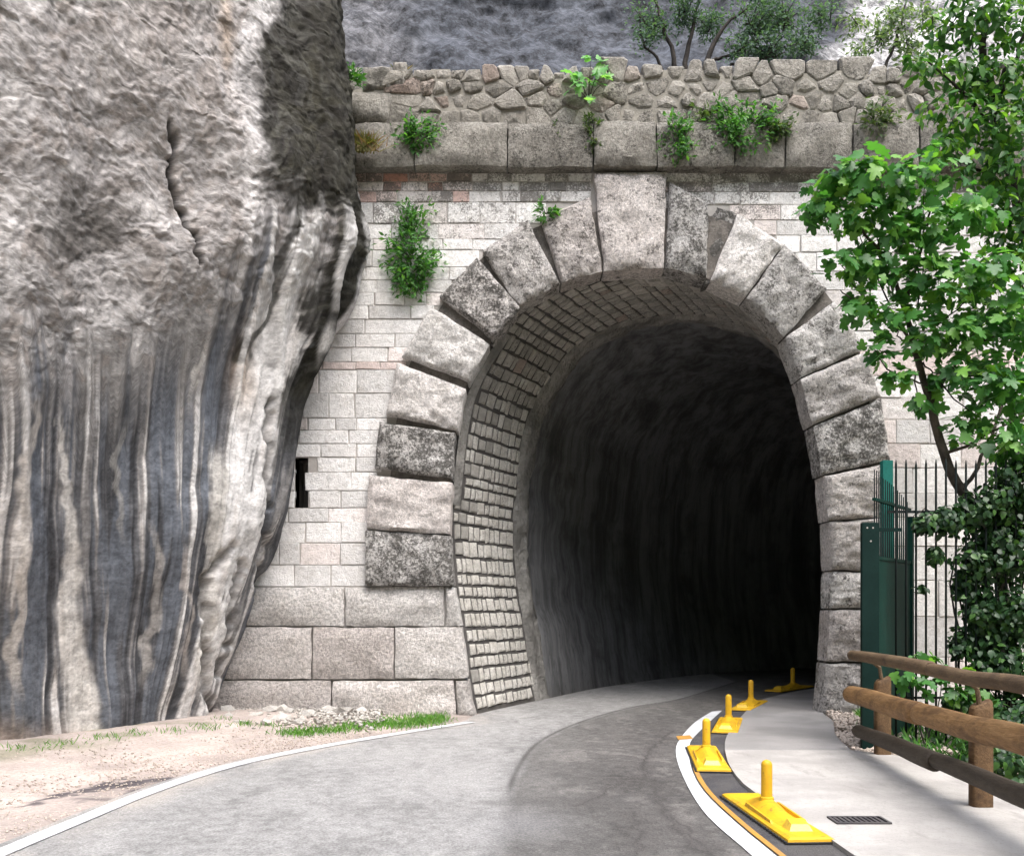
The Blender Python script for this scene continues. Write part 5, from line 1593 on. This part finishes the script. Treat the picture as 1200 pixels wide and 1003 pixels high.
def rock_mesh(seed, sub=1):
    import bmesh
    bm = bmesh.new(); bmesh.ops.create_icosphere(bm, subdivisions=sub, radius=1.0)
    r_ = random.Random(seed)
    ph = [r_.uniform(0, 6) for _ in range(6)]
    for v in bm.verts:
        c_ = v.co; k = 1 + .22*math.sin(c_.x*2.3+ph[0]) + .2*math.sin(c_.y*2.7+ph[1]) + .18*math.sin(c_.z*3.1+ph[2]) + r_.uniform(-.1, .1)
        v.co = Vector((c_.x*k, c_.y*k*.85, c_.z*k*.62))
    me = bpy.data.meshes.new("rock"); bm.to_mesh(me); bm.free(); me.materials.append(M['rock']); return me
RK = [rock_mesh(k) for k in range(5)]
rocks = [(318,838,.17),(345,832,.14),(300,845,.11),(290,830,.13),(330,848,.12),(362,842,.15),(385,838,.12),(405,840,.13),(428,836,.10),(275,836,.12),(350,850,.09),(310,853,.08),(372,852,.08),(440,842,.08),(267,846,.10),(395,848,.07),(338,840,.10),(283,852,.07)]
for i, (x, y, s) in enumerate(rocks):
    g_ = G(x, y)
    o = link("rock", RK[i % 5], None, None, (g_[0], min(g_[1], WALL-.28), .05+s*.25))
    o.rotation_euler = (rng.uniform(-.3, .3), rng.uniform(-.3, .3), rng.uniform(0, 6)); o.scale = (s*rng.uniform(1, 1.6), s, s*.9)
    o["label"] = "pale loose limestone rock lying at the foot of the portal wall"; o["category"] = "rock"; o["group"] = "pale rocks at the wall foot"; o["grime"] = rng.uniform(0, .25); o["pink"] = 0.0


def pebbles(n, sampler, smin, smax, mat, sub=None):
    bv = np.array([(1,0,0),(-1,0,0),(0,1,0),(0,-1,0),(0,0,.7),(0,0,-.5)], float); bf = [(0,2,4),(2,1,4),(1,3,4),(3,0,4),(2,0,5),(1,2,5),(3,1,5),(0,3,5)]
    P_ = np.array([sampler() for _ in range(n)])
    fr = frames(P_, nr.normal(size=(n, 3))*.3+np.array((0, 0, 1)), nr.normal(size=(n, 3)), nr.uniform(smin, smax, n))
    o = merged("gravel", [(bv, bf)], P_, fr, np.zeros(n, int), nr.random(n), mat, None, kind="stuff")
    o["grime"] = .1; o["pink"] = .06
    return o
M['gravel'] = plain_noise("pinkish_gravel", (0.50, 0.43, 0.38), (0.42, 0.36, 0.31), 9, 30, 0.3)
M['gravel2'] = plain_noise("pale_gravel", (0.46, 0.44, 0.41), (0.30, 0.28, 0.25), 9, 30, 0.3)
def s_pillar():
    q = nr.random(); y = 10.3+q*3.7
    xl = np.interp(y, [10.3, 11.6, 13.0, 14.3], [3.8, 4.02, 4.47, 4.77]); return (xl+nr.random()**1.3*1.1, y, -.03+nr.random()*.05 + .05*nr.random()*(y > 12))
pebbles(4200, s_pillar, .015, .045, M['gravel'])
link("gravel_bed", mesh_py("gravel_bed", [(3.7, 10.3, -.012), (5.6, 10.3, -.012), (6.0, 14.2, -.012), (4.7, 14.2, -.012), (4.3, 12.6, -.012)], [(0, 1, 2, 3, 4)]), M['gravel'], kind="structure")
def s_foot():
    x = nr.uniform(262, 450); y = 842 - abs(nr.normal())*4 + nr.normal()*6
    g_ = G(x, min(y, 858)); return (g_[0], min(g_[1], WALL-.2), .03+nr.random()*.05)
pebbles(1100, s_foot, .012, .05, M['gravel2'])
def s_verge():
    q = nr.uniform(5, 13.2); rx_ = np.interp(q, ll[:, 1], ll[:, 0]); return (rx_-.2-abs(nr.normal())*1.1, q, -.004+.10*float(smooth(1.2, 3.2, np.array(.2+abs(1.0)))))
def s_verge2():
    q = nr.uniform(5, 13.2); rx_ = float(np.interp(q, ll[:, 1], ll[:, 0])); dxx = .2+abs(nr.normal())*1.1
    return (rx_-dxx, q, -.008+.10*float(smooth(1.2, 3.2, np.array(dxx))))
pebbles(3600, s_verge2, .006, .018, M['gravel'])
